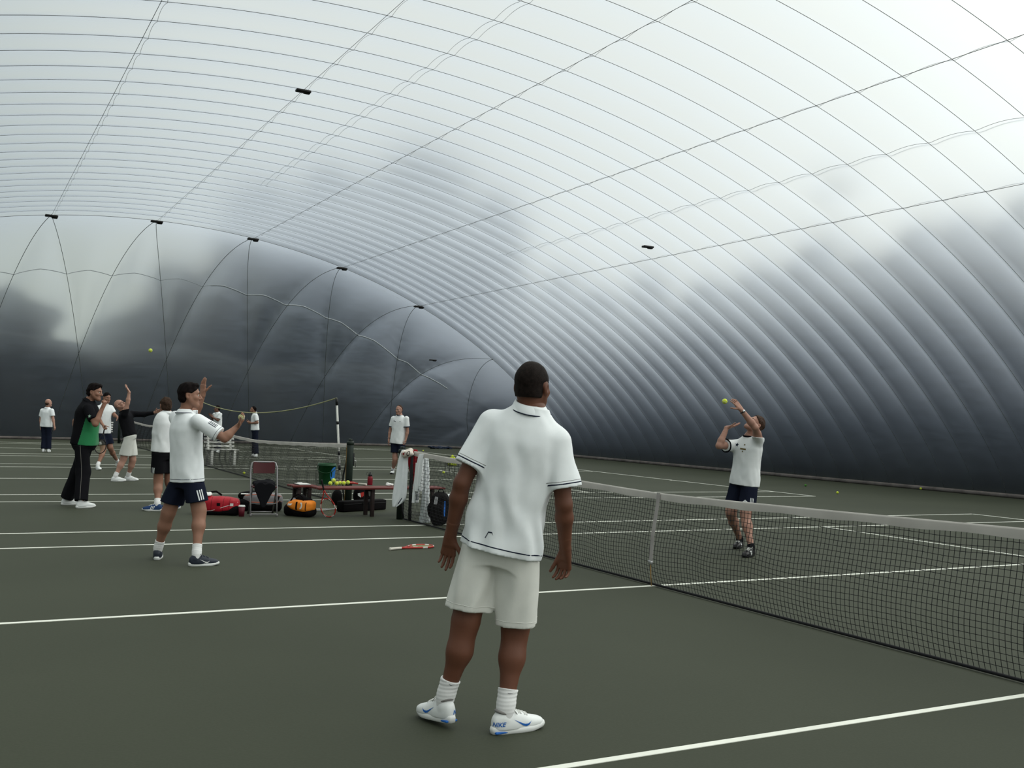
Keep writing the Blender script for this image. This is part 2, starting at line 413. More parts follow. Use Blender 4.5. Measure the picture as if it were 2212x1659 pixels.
tree_px('dark tree at the right corner of the end wall', 1060, 490, 190, 10, 48)
for i, (px, py, X, w) in enumerate([(1190, 640, 30, 190), (1290, 665, 24, 150), (1390, 640, 30, 170), (1510, 645, 24, 150), (1630, 620, 30, 180), (1745, 565, 24, 150), (1850, 590, 30, 180), (1965, 535, 24, 150), (2080, 520, 30, 190), (2210, 480, 24, 230)]):
    tree_px(['dark bush where the side wall meets the end wall', 'dark bush left of the dip behind the right wall', 'dark bush behind the right wall below the hanging clamp plate', 'dark bush behind the right wall, up and left of the tossed ball',
             'dark bush behind the right wall above the server', 'dark tree behind the right wall topped by a thin pole', 'dark bush right of the thin pole tree', 'dark tree peak behind the right wall', 'dark bush between the tree peak and the right picture edge',
             'dark tree at the right picture edge', 'dark tree just past the right picture edge'][i], px, py, w, 30+i, None, X, lobes=4)
p = on_x(1795, 432, 38.0); t = thing('tree', 'thin spindly tree standing up over the dark bushes behind the right wall', 'tree', (p[0], p[1], -.15), 'trees outside the dome')
b = MB(); blob(b, (p[0], p[1], p[2]-.5), (1.0, 1.0, .6), 91, 3); b.build('crown', LEAF2, t)
b = MB(); b.tube([(p[0], p[1], -.15), (p[0], p[1], p[2]-.5)], [.16, .07], 7); b.build('trunk', BARK, t)
# ------------------------------------------------------------------ solid modelling by distance fields (bodies, clothes, shoes, bags)
def surface_nets(Fd, org, h):
    S = Fd < 0; nx, ny, nz = Fd.shape
    c = np.zeros((nx-1, ny-1, nz-1), np.int8); co = [(i, j, k) for i in (0, 1) for j in (0, 1) for k in (0, 1)]
    for (i, j, k) in co: c += S[i:nx-1+i, j:ny-1+j, k:nz-1+k]
    act = (c > 0) & (c < 8); I = np.argwhere(act)
    if len(I) == 0: return np.zeros((0, 3)), []
    idx = -np.ones(act.shape, np.int64); idx[act] = np.arange(len(I))
    vals = {o: Fd[I[:, 0]+o[0], I[:, 1]+o[1], I[:, 2]+o[2]] for o in co}
    acc = np.zeros((len(I), 3)); cnt = np.zeros(len(I))
    for a in co:
        for ax in range(3):
            if a[ax] == 0:
                b = list(a); b[ax] = 1; b = tuple(b); va, vb = vals[a], vals[b]; x = (va < 0) != (vb < 0)
                t = np.where(x, va/np.where(x, va-vb, 1), 0); p = np.tile(np.array(a, float), (len(I), 1)); p[:, ax] += t
                acc[x] += p[x]; cnt[x] += 1
    V = (I + acc/cnt[:, None])*h + org
    Fs = []
    for ax in range(3):
        u, v = (ax+1) % 3, (ax+2) % 3
        sl0 = [slice(None)]*3; sl1 = [slice(None)]*3
        for q in (sl0, sl1):
            q[u] = slice(1, -1); q[v] = slice(1, -1)
        sl0[ax] = slice(0, -1); sl1[ax] = slice(1, None)
        A, B = S[tuple(sl0)], S[tuple(sl1)]; E = np.argwhere(A != B)
        if len(E) == 0: continue
        flip = A[tuple(E.T)]
        E = E.copy(); E[:, u] += 1; E[:, v] += 1
        q = []
        for du, dv in ((-1, -1), (0, -1), (0, 0), (-1, 0)):
            e = E.copy(); e[:, u] += du; e[:, v] += dv; q.append(idx[e[:, 0], e[:, 1], e[:, 2]])
        q = np.stack(q, 1); q[~flip] = q[~flip][:, ::-1]; Fs.append(q)
    Fq = np.concatenate(Fs) if Fs else np.zeros((0, 4), int)
    Fq = Fq[(Fq >= 0).all(1)]
    return V, Fq
def smin(a, b, k):
    if k <= 0: return np.minimum(a, b)
    h = np.maximum(k - np.abs(a-b), 0)/k; return np.minimum(a, b) - h*h*k*0.25
class Field:
    """ordered list of shapes; each: function(P)->distance, bounding box, how it joins"""
    def __init__(s): s.it = []
    def add(s, fn, lo, hi, k=0.02, op='u'): s.it.append((fn, np.asarray(lo, float), np.asarray(hi, float), k, op)); return s
    def cone(s, a, b, ra, rb, k=0.02, op='u', flat=None):
        a, b = np.asarray(a, float), np.asarray(b, float)
        def fn(P):
            ba = b-a; l2 = ba @ ba + 1e-12; pa = P-a; t = np.clip((pa @ ba)/l2, 0, 1)
            return np.linalg.norm(pa - t[:, None]*ba, axis=1) - (ra + (rb-ra)*t)
        r = max(ra, rb); return s.add(fn, np.minimum(a, b)-r, np.maximum(a, b)+r, k, op)
    def chain(s, pts, rs, k=0.01):
        for i in range(len(pts)-1): s.cone(pts[i], pts[i+1], rs[i], rs[i+1], k)
        return s
    def ell(s, c, r, R=None, k=0.02, op='u', pw=2.0):
        c, r = np.asarray(c, float), np.asarray(r, float); R = np.eye(3) if R is None else np.asarray(R)
        def fn(P):
            q = (P-c) @ R/r; n = (np.abs(q)**pw).sum(1)**(1/pw); return (n-1)*r.min()*(0.6+0.4*np.minimum(n, 1))
        m = r.max(); return s.add(fn, c-m, c+m, k, op)
    def rbox(s, c, half, R=None, rad=0.02, k=0.0, op='u'):
        c, half = np.asarray(c, float), np.asarray(half, float); R = np.eye(3) if R is None else np.asarray(R)
        def fn(P):
            q = np.abs((P-c) @ R) - (half-rad); return np.linalg.norm(np.maximum(q, 0), axis=1) + np.minimum(q.max(1), 0) - rad
        m = np.linalg.norm(half); return s.add(fn, c-m, c+m, k, op)
    def cut(s, p, n, k=0.0):
        """keep the side of the plane away from n"""
        p, n = np.asarray(p, float), unit(n)
        return s.add(lambda P: (P-p) @ n, [-1e9]*3, [1e9]*3, k, 'i')
    def bounds(s):
        lo = np.min([i[1] for i in s.it if i[4] == 'u'], 0); hi = np.max([i[2] for i in s.it if i[4] == 'u'], 0); return lo, hi
    def eval(s, P, lo=None):
        d = np.full(len(P), 0.3)
        for fn, l, h, k, op in s.it:
            if op == 'u':
                m = ((P > l-0.05-k) & (P < h+0.05+k)).all(1)
                if m.any(): d[m] = smin(d[m], fn(P[m]), k)
            elif op == 's':
                m = ((P > l-0.05-k) & (P < h+0.05+k)).all(1)
                if m.any(): d[m] = -smin(-d[m], fn(P[m]), k)
            elif op == 'i': d = np.maximum(d, fn(P)) if k <= 0 else -smin(-d, -fn(P), k)
            elif op == 'd': d = d + fn(P)
        return d
    def mesh(s, h, lo=None, hi=None, clip=None):
        l, u = s.bounds()
        if lo is not None: l = np.maximum(l, lo)
        if hi is not None: u = np.minimum(u, hi)
        l = l-2.5*h; u = u+2.5*h; n = np.ceil((u-l)/h).astype(int)+1
        ax = [l[i]+np.arange(n[i])*h for i in range(3)]; out = np.empty(n)
        st = max(1, int(400000/(n[1]*n[2])))
        for i in range(0, n[0], st):
            X, Y, Z = np.meshgrid(ax[0][i:i+st], ax[1], ax[2], indexing='ij'); P = np.stack([X.ravel(), Y.ravel(), Z.ravel()], 1)
            d = s.eval(P)
            if clip is not None: d = np.maximum(d, clip(P))
            out[i:i+st] = d.reshape(X.shape)
        return surface_nets(out, l, h)
def bvh(V, F): return BVHTree.FromPolygons([tuple(v) for v in V], [tuple(int(i) for i in f) for f in F])
def bvh_obj(o):
    off = np.array(root_of(o).location) if o.parent else np.array(o.location)
    me = o.data; V = np.array([v.co[:] for v in me.vertices]) + off; return bvh(V, [p.vertices[:] for p in me.polygons])
def ring_on(tree, c, n, R, tr, nseg=56, sub=None, lift=0.0, arc=None, flat=0.5):
    """a cord lying round a garment where the plane (c, n) meets it"""
    n = unit(n); a = unit(np.cross(n, [0.31, 0.7, 0.2])); b = np.cross(n, a); pts = []
    for t in np.linspace(0, 2*PI, nseg, endpoint=False):
        d = math.cos(t)*a + math.sin(t)*b; o = np.asarray(c)+d*R
        hit = tree.ray_cast(Vector(o), Vector(-d), R)
        if hit[0] is not None: pts.append(np.array(hit[0]) + d*lift)
    m = MB()
    if len(pts) > 5: m.tube(np.array(pts), tr, 6, closed=True, flat=flat)
    return m
def decal(tree, polys, o, x, y, lift=0.0015, dist=0.25, sub=3):
    """flat print wrapped onto a surface: polys in the plane (o, x, y)"""
    m = MB(); o, x, y = np.asarray(o, float), unit(x), unit(y); n = unit(np.cross(x, y))
    for poly in polys:
        bm = bmesh.new(); f = bm.faces.new([bm.verts.new((p[0], p[1], 0)) for p in poly])
        bmesh.ops.triangulate(bm, faces=bm.faces[:])
        for _ in range(sub): bmesh.ops.subdivide_edges(bm, edges=bm.edges[:], cuts=1, use_grid_fill=True); bmesh.ops.triangulate(bm, faces=bm.faces[:])
        bm.verts.index_update(); ok = True; V = []
        for v in bm.verts:
            p = o + x*v.co.x + y*v.co.y; h = tree.ray_cast(Vector(p + n*dist), Vector(-n), dist*2)
            if h[0] is None: V.append(p*np.nan)
            else: V.append(np.array(h[0]) + n*lift)
        V = np.array(V); F = []
        for f in bm.faces:
            i = [v.index for v in f.verts]
            if np.isfinite(V[i]).all(): F.append(i if f.normal.z > 0 else i[::-1])
        bm.free(); V = np.where(np.isfinite(V), V, 0)
        used = sorted({j for f in F for j in f}); mp = {j: q for q, j in enumerate(used)}
        if F: m.add(V[used], [[mp[j] for j in f] for f in F])
    return m
SWOOSH = [(-.5, .12), (-.36, -.06), (-.22, -.12), (-.05, -.07), (.5, .28), (.02, .06), (-.14, .01), (-.30, .01), (-.42, .06)]
def text_polys(s, size):
    """built-in font outlines as triangles in a plane, centred"""
    cu = bpy.data.curves.new('lettering', 'FONT'); cu.body = s; cu.size = size; cu.align_x = 'CENTER'; cu.align_y = 'CENTER'; cu.offset = size*0.022; cu.shear = 0.25
    o = bpy.data.objects.new('lettering', cu); COL.objects.link(o); bpy.context.view_layer.update()
    me = bpy.data.meshes.new_from_object(o.evaluated_get(bpy.context.evaluated_depsgraph_get()))
    P = [[(me.vertices[i].co.x, me.vertices[i].co.y) for i in p.vertices] for p in me.polygons]
    bpy.data.objects.remove(o); bpy.data.curves.remove(cu); bpy.data.meshes.remove(me); return P

# ------------------------------------------------------------------ people
def skin_mat(name, c): return mat(name, c, 0.55, var=0.10, vscale=9, bump=0.08, bscale=120, spec=0.35)
def cloth(name, c, rough=0.85, **k):
    dark = max(c) < 0.05
    return mat(name, c, rough, var=0.03, vscale=14, bump=0.10, bscale=600, spec=0.06 if dark else 0.15, sheen=0.0 if dark else 0.12, **k)
WHITE = cloth('white_cloth', (0.80, 0.83, 0.85)); WHITE2 = cloth('soft_white_cloth', (0.76, 0.78, 0.79)); CREAM = cloth('off_white_cloth', (0.66, 0.66, 0.62)); NAVY = cloth('navy_cloth', (0.010, 0.013, 0.026)); BLACK = cloth('black_cloth', (0.008, 0.008, 0.010)); GREEN = cloth('green_cloth', (0.025, 0.20, 0.075))
TRIM = cloth('navy_trim', (0.015, 0.02, 0.04)); SOCK = cloth('white_sock', (0.74, 0.74, 0.74))
RUBW = mat('white_rubber', (0.72, 0.73, 0.72), 0.5, var=0.04); RUBB = mat('black_rubber', (0.012, 0.012, 0.013), 0.5); BLUE = mat('blue_print', srgb(30, 95, 175), 0.5, var=0.04); LACE = mat('lace', (0.7, 0.7, 0.68), 0.8); GREYL = mat('grey_lining', srgb(120, 118, 116), 0.8)
SHW = mat('white_shoe_leather', (0.74, 0.76, 0.76), 0.45, var=0.05); SHN = mat('navy_shoe_leather', srgb(34, 40, 52), 0.5); SHB = mat('black_shoe_leather', (0.012, 0.012, 0.014), 0.45); SHU = mat('blue_suede', srgb(35, 62, 105), 0.8)
HAIRD = mat('dark_hair', srgb(28, 22, 20), 0.7, var=0.5, vscale=60, bump=0.6, bscale=260, spec=0.08); HAIRB = mat('brown_hair', srgb(62, 46, 38), 0.7, var=0.5, vscale=60, bump=0.6, bscale=260, spec=0.08); HAIRK = mat('black_brown_hair', srgb(17, 11, 11), 0.8, var=0.5, vscale=60, bump=0.6, bscale=260, spec=0.08); HAIRG = mat('greying_brown_hair', srgb(58, 44, 36), 0.8, var=0.5, vscale=60, bump=0.6, bscale=260, spec=0.08)
EYEW = mat('eye_white', (0.6, 0.58, 0.55), 0.3); EYED = mat('dark_iris', (0.01, 0.008, 0.006), 0.2); BROW = HAIRD; STRAP = mat('watch_strap', (0.012, 0.012, 0.012), 0.5); STEEL = mat('steel', (0.55, 0.55, 0.56), 0.3, metal=0.9)

def head_field(F, c, fw, up, s, neck_base, neckr=0.056, k=0.018):
    fw, up = unit(fw), unit(up); up = unit(up - fw*np.dot(fw, up)); rt = np.cross(fw, up); R = np.stack([rt, fw, up], 1)
    L = lambda x, y, z: np.asarray(c) + R @ (np.array([x, y, z])*s)
    F.ell(L(0, -.012, .030), np.array([.077, .097, .090])*s, R, k)
    F.ell(L(0, .028, -.035), np.array([.060, .064, .082])*s, R, 0.03*s)
    F.cone(L(-.05, .0, -.045), L(-.018, .072, -.092), .026*s, .022*s, 0.03*s); F.cone(L(.05, .0, -.045), L(.018, .072, -.092), .026*s, .022*s, 0.03*s)
    F.cone(L(-.012, .074, -.098), L(.012, .074, -.098), .021*s, .021*s, 0.02*s)
    F.cone(L(-.034, .076, .026), L(.034, .076, .026), .014*s, .014*s, 0.02*s)
    for q in (-1, 1):
        F.ell(L(q*.042, .060, -.022), np.array([.026, .026, .024])*s, R, 0.02*s)
        F.cone(L(q*.032, .103, .006), L(q*.030, .100, .004), .015*s, .015*s, 0.012*s, 's')
    F.cone(L(0, .090, .012), L(0, .112, -.026), .009*s, .014*s, 0.012*s); F.cone(L(-.013, .098, -.032), L(.013, .098, -.032), .009*s, .009*s, 0.008*s)
    F.cone(L(-.020, .086, -.058), L(.020, .086, -.058), .008*s, .008*s, 0.010*s); F.cone(L(-.017, .085, -.071), L(.017, .085, -.071), .009*s, .009*s, 0.010*s)
    for q in (-1, 1):
        F.ell(L(q*.081, -.012, -.006), np.array([.010, .024, .033])*s, R, 0.010*s); F.ell(L(q*.090, -.006, -.004), np.array([.008, .012, .018])*s, R, 0.004*s, 's')
    F.cone(neck_base, L(0, -.022, -.055), neckr*s*1.06, neckr*s, 0.025*s)
    return L, R
def hair_mesh(L, R, c, s, style, h, m, parent):
    F = Field(); th, a, seed = style.get('th', .012), style.get('line', .012), style.get('seed', 1)
    F.ell(L(0, -.014, .032), np.array([.077+th, .097+th, .090+th])*s, R, 0); F.ell(L(0, -.04, -.03), np.array([.068+th*.6, .06+th, .06])*s, R, 0.02*s)
    if style.get('tuft'): F.ell(L(0, .045, .105), np.array([.055, .035, .022])*s, R, 0.02*s)
    nf = style.get('noise', .004)
    F.add(lambda P: nf*s*noise3((P-np.asarray(c)) @ R/s, seed, 55.0), [-1e9]*3, [1e9]*3, 0, 'd')
    q = lambda P: (P-np.asarray(c)) @ R/s
    def lineface(P):
        l = q(P); hl = l[:, 1]*.80 - l[:, 2]*.60 - a - 0.012*np.abs(np.sin(l[:, 0]*40))*style.get('rag', 1)
        side = np.maximum(np.abs(l[:, 0]) - .055, 0)
        return (hl + side*style.get('side', .1))*s
    F.add(lineface, [-1e9]*3, [1e9]*3, 0, 'i'); F.add(lambda P: (-style.get('nape', .080) - q(P)[:, 2] + .0*P[:, 0])*s, [-1e9]*3, [1e9]*3, 0, 'i')
    for e_ in (-1, 1): F.rbox(L(e_*.095, -.008, -.02), np.array([.024, .034, .046])*s, R, .012*s, .004*s, 's')
    if style.get('bald'): F.add(lambda P: (q(P)[:, 2] - style['bald'])*s, [-1e9]*3, [1e9]*3, 0, 'i')
    V, Fc = F.mesh(h); return mesh_obj('hair', V, Fc, m, parent)
def hand_field(F, w, d, n, sd, s=1.0, curl=(20, 25, 30, 35), spread=4, thumb=(0.75, 0.60, 0.25), thcurl=20, fl=0.0):
    """w wrist, d towards the fingers, n the way the palm faces, sd towards the thumb"""
    d = unit(d); n = unit(n - d*np.dot(n, d)); sd0 = np.cross(d, n); sd = sd0 if np.dot(sd0, sd) > 0 else -sd0
    w = np.asarray(w, float); offs = (.030, .010, -.010, -.029); lens = (.074, .082, .076, .060)
    tips = []
    for i in range(4):
        kn = w + d*(.092 - abs(i-1.2)*.004)*s + sd*offs[i]*s
        F.cone(w + sd*offs[i]*.55*s + d*.012*s, kn, .0155*s, .0125*s, 0.012*s)
    for i in range(4):
        kn = w + d*(.092 - abs(i-1.2)*.004)*s + sd*offs[i]*s
        c = math.radians(curl[i]); sp = math.radians(spread*(1.5-i)); p = kn; ang = c*0.7
        dd = unit(d*math.cos(sp) + sd*math.sin(sp)); pts = [p]
        for seg, fr in enumerate((.46, .30, .24)):
            v = dd*math.cos(ang) + n*math.sin(ang); p = p + v*lens[i]*fr*s; pts.append(p); ang += c*(1.0 if seg == 0 else 0.7)
        r = (.0092, .0084, .0078, .0066) if i < 3 else (.0080, .0073, .0068, .0058)
        for j in range(3): F.cone(pts[j], pts[j+1], r[j]*s, r[j+1]*s, 0.003*s)
        tips.append(pts[-1])
    b0 = w + d*.022*s + sd*.022*s; tv = unit(sd*thumb[0] + d*thumb[1] + n*thumb[2]); p1 = b0 + tv*.045*s
    t2 = unit(tv + (d*.8 + n*.3)*math.sin(math.radians(thcurl))); p2 = p1 + t2*.034*s; p3 = p2 + unit(t2 + n*.15)*.026*s
    F.cone(b0, p1, .017*s, .0115*s, 0.012*s); F.cone(p1, p2, .0108*s, .0098*s, 0.004*s); F.cone(p2, p3, .0098*s, .0076*s, 0.003*s)
    F.cone(w - d*.02*s + sd*.007*s, w + d*.03*s + sd*.012*s, .021*s, .018*s, 0.015*s); F.cone(w - d*.02*s - sd*.009*s, w + d*.03*s - sd*.014*s, .020*s, .017*s, 0.015*s)
    return tips
class Torso:
    """elliptic sections from hip (t=0) to neck root (t=1), turning from the hip line to the shoulder line"""
    def __init__(s, pel, nk, hr, sr, sc):
        s.p, s.n = np.asarray(pel, float), np.asarray(nk, float); s.u = unit(s.n-s.p); s.len = np.linalg.norm(s.n-s.p); s.sc = sc
        o = lambda v: unit(v - s.u*np.dot(v, s.u))
        s.hr, s.sr = o(hr), o(sr)
    def right(s, t): return unit(s.hr*(1-np.clip(t, 0, 1)) + s.sr*np.clip(t, 0, 1))
    def front(s, t): return np.cross(s.u, s.right(t))
    def field(s, F, prof, k=0.03, fold=None, lean=0.0, op='u'):
        T = np.array([p[0] for p in prof]); Wd = np.array([p[1] for p in prof])*s.sc; Dp = np.array([p[2] for p in prof])*s.sc
        Of = np.array([p[3] if len(p) > 3 else 0 for p in prof])*s.sc
        def sm(t, A):
            return np.interp(t, tt, np.convolve(np.pad(np.interp(tt, T, A), 6, mode='edge'), ker, 'valid'))
        tt = np.linspace(T[0]-.05, T[-1]+.05, 121); ker = np.hanning(15)[1:-1]; ker /= ker.sum()
        def fn(P):
            q = P - s.p; t = (q @ s.u)/s.len; tc = np.clip(t, 0, 1)[:, None]
            r = s.hr*(1-tc) + s.sr*tc; r /= np.linalg.norm(r, axis=1)[:, None]; f = np.cross(s.u, r)
            w, d = sm(t, Wd), sm(t, Dp); x = (q*r).sum(1)/w; y = ((q*f).sum(1)-sm(t, Of))/d
            rad = (np.abs(x)**2.4 + np.abs(y)**2.4)**(1/2.4)
            di = (rad-1)*np.minimum(w, d)
            if fold is not None: di = di + fold(t, x, y, q)
            return np.maximum(di, np.maximum(T[0]-t, t-T[-1])*s.len)
        rad = Wd.max()*1.1; a = s.p + s.u*s.len*T[0]; b = s.p + s.u*s.len*T[-1]
        return F.add(fn, np.minimum(a, b)-rad, np.maximum(a, b)+rad, k, op)
    def at(s, t, x=0, y=0): return s.p + s.u*s.len*t + s.right(t)*x*s.sc + s.front(t)*y*s.sc
BODY = [(-.13, .10, .075), (-.05, .150, .105), (0.08, .160, .112), (.3, .145, .105), (.55, .150, .108), (.75, .168, .112), (.88, .160, .095), (.97, .105, .07), (1.03, .055, .05)]
SHIRT = [(-.34, .198, .150), (-.1, .196, .150), (.1, .190, .145), (.3, .178, .138), (.55, .180, .138), (.75, .190, .135), (.87, .180, .112), (.95, .135, .088), (1.03, .075, .066)]
def folds(seed, amp, dirs=((9, 0, 3), (14, 0, -4), (6, 0, 5), (22, 0, 6))):
    r = np.random.RandomState(seed); par = [(r.uniform(.7, 1.3)*a, b, r.uniform(.7, 1.3)*c*r.choice([-1, 1]), r.uniform(0, 6.28), r.uniform(.5, 1)) for a, b, c in dirs for _ in (0, 1)]
    def f(t, x, y, q):
        th = np.arctan2(y, x); o = 0
        w = 0.5*np.sin(3*t*5 + th*2 + par[0][3])
        for a, b, c, ph, am in par: o = o + am*np.sin(th*np.round(a*0.5) + c*t*2.2 + ph + w)/(1+a*0.06)
        return amp*o/len(par)*2*np.clip(1.05-t, 0.15, 1)
    return f
def plane_ring(obj, c, n, R, tr, m, name, parent, lift=0.0):
    mb = ring_on(bvh_obj(obj), c, n, R, tr, lift=lift)
    if mb.n: return mb.build(name, m, parent)

def shoe(parent, heel, toe, sc, up_m, sole_m, h, lift=0.0, tilt=0.0, logo=None, name='shoe', lace_m=None, side=1):
    """heel, toe: points on the floor; returns the ankle joint and the shoe mesh. lift raises the heel about the ball of the foot"""
    heel, toe = np.asarray(heel, float).copy(), np.asarray(toe, float).copy(); heel[2] = toe[2] = 0
    d = unit(toe-heel); Ln = 0.292*sc; mid = (heel+toe)/2; up = np.array([0, 0, 1.0])
    if lift:
        a = math.asin(min(lift/(Ln*0.72), .9)); d2 = d*math.cos(a) - up*math.sin(a); up = up*math.cos(a) + d*math.sin(a); d = d2
    rt = np.cross(d, up); o = mid - d*Ln/2
    if lift: o = o + np.array([0, 0, 1.0])*lift
    R = np.stack([d, -rt, up], 1); L = lambda x, y, z: o + R @ (np.array([x, y, z])*sc)
    F = Field()
    F.ell(L(.070, 0, .052), np.array([.068, .036, .052])*sc, R, 0.02*sc, pw=2.6); F.ell(L(.150, .002, .040), np.array([.090, .041, .038])*sc, R, 0.03*sc, pw=2.4); F.ell(L(.225, .006, .034), np.array([.064, .044, .028])*sc, R, 0.02*sc, pw=2.4)
    F.cone(L(.060, 0, .075), L(.068, 0, .100), .038*sc, .036*sc, 0.012*sc); F.cone(L(.105, 0, .080), L(.165, 0, .062), .026*sc, .026*sc, 0.02*sc)
    F.cut(L(0, 0, .020), -up)
    V, Fc = F.mesh(h); so = mesh_obj(name, V, Fc, up_m, parent)
    # sole: an outline with thickness
    n = 44; t = np.linspace(0, 2*PI, n, endpoint=False); xo = .146 - .148*np.cos(t); wd = .037 + .012*np.clip((xo-.08)/.14, 0, 1)
    yo = wd*np.sign(np.sin(t))*np.abs(np.sin(t))**0.62 + .004*np.clip(xo/.29, 0, 1); b = MB(); lev = [(.0, .93), (.003, 1.0), (.014, 1.03), (.026, 1.0), (.028, .9)]
    G = np.array([[L(.146+(x-.146)*k_, y*k_, z + (.010 if x < .06 else 0)*(z > .01) + (.012*max(0, (x-.22)/.07))) for (z, k_) in lev] for x, y in zip(xo, yo)])
    b.grid(G, closed_u=True); b.add(G[:, 0], [tuple(range(n-1, -1, -1))]); b.add(G[:, -1], [tuple(range(n))]); b.build('sole', sole_m, so)
    if lace_m is not None:
        b = MB(); tr = bvh(V, Fc)
        for i in range(5):
            x = .118 + i*.017; pts = []
            for yy in np.linspace(-.024, .024, 7):
                hit = tr.ray_cast(Vector(L(x + yy*.12*(-1)**i, yy, .2)), Vector(-up), .3*sc)
                if hit[0] is not None: pts.append(np.array(hit[0]) + up*.002*sc)
            if len(pts) > 2: b.tube(pts, .0034*sc, 6)
        for q in (-1, 1):
            p0 = L(.112, q*.006, .105); b.tube([p0, L(.105, q*.03, .118), L(.115, q*.042, .095), L(.118, q*.012, .104)], .0028*sc, 5)
        if b.n: b.build('laces', lace_m, so)
    return L(.072, 0, .098), so, L, R, bvh(V, Fc), d, up
def coneflat(F, a, b, ra, rb, k=0.03, fn2=None, nrm=None):
    """tapered sleeve or trouser leg cut square at b"""
    a, b = np.asarray(a, float), np.asarray(b, float); n = unit(b-a) if nrm is None else unit(nrm); bb = b + unit(b-a)*max(ra, rb)
    def fn(P):
        ba = bb-a; l2 = ba @ ba; pa = P-a; t = np.clip((pa @ ba)/l2, 0, 1); L = math.sqrt(l2); tb = np.linalg.norm(b-a)/L
        d = np.linalg.norm(pa - t[:, None]*ba, axis=1) - (ra + (rb-ra)*np.clip(t/tb, 0, 1.2))
        if fn2 is not None: d = d + fn2(P, t)
        return np.maximum(d, (P-b) @ n)
    r = max(ra, rb)*1.2; F.add(fn, np.minimum(a, bb)-r, np.maximum(a, bb)+r, k)
def legfold(seed, amp, axis):
    r = np.random.RandomState(seed); ph = r.uniform(0, 6.28, 6); ax = unit(axis); u = unit(np.cross(ax, [.3, .5, .1])); v = np.cross(ax, u)
    def f(P, t):
        q = P @ np.stack([u, v], 1); a = q[:, 0]*55 + ph[0]; b = q[:, 1]*55 + ph[1]; z = P @ ax
        return amp*(np.sin(a + 9*z + ph[2]) + np.sin(b - 12*z + ph[3]) + .8*np.sin(a*.5 + b*.7 + ph[4]))*np.clip(t*1.6, .2, 1)/2.2
    return f
CRH = unit([CR[0], CR[1], 0]); CFH = unit([CF[0], CF[1], 0])
def cv(v): return v[0]*CRH + v[1]*np.array([0, 0, 1.0]) + v[2]*CFH      # right, up, away -> world

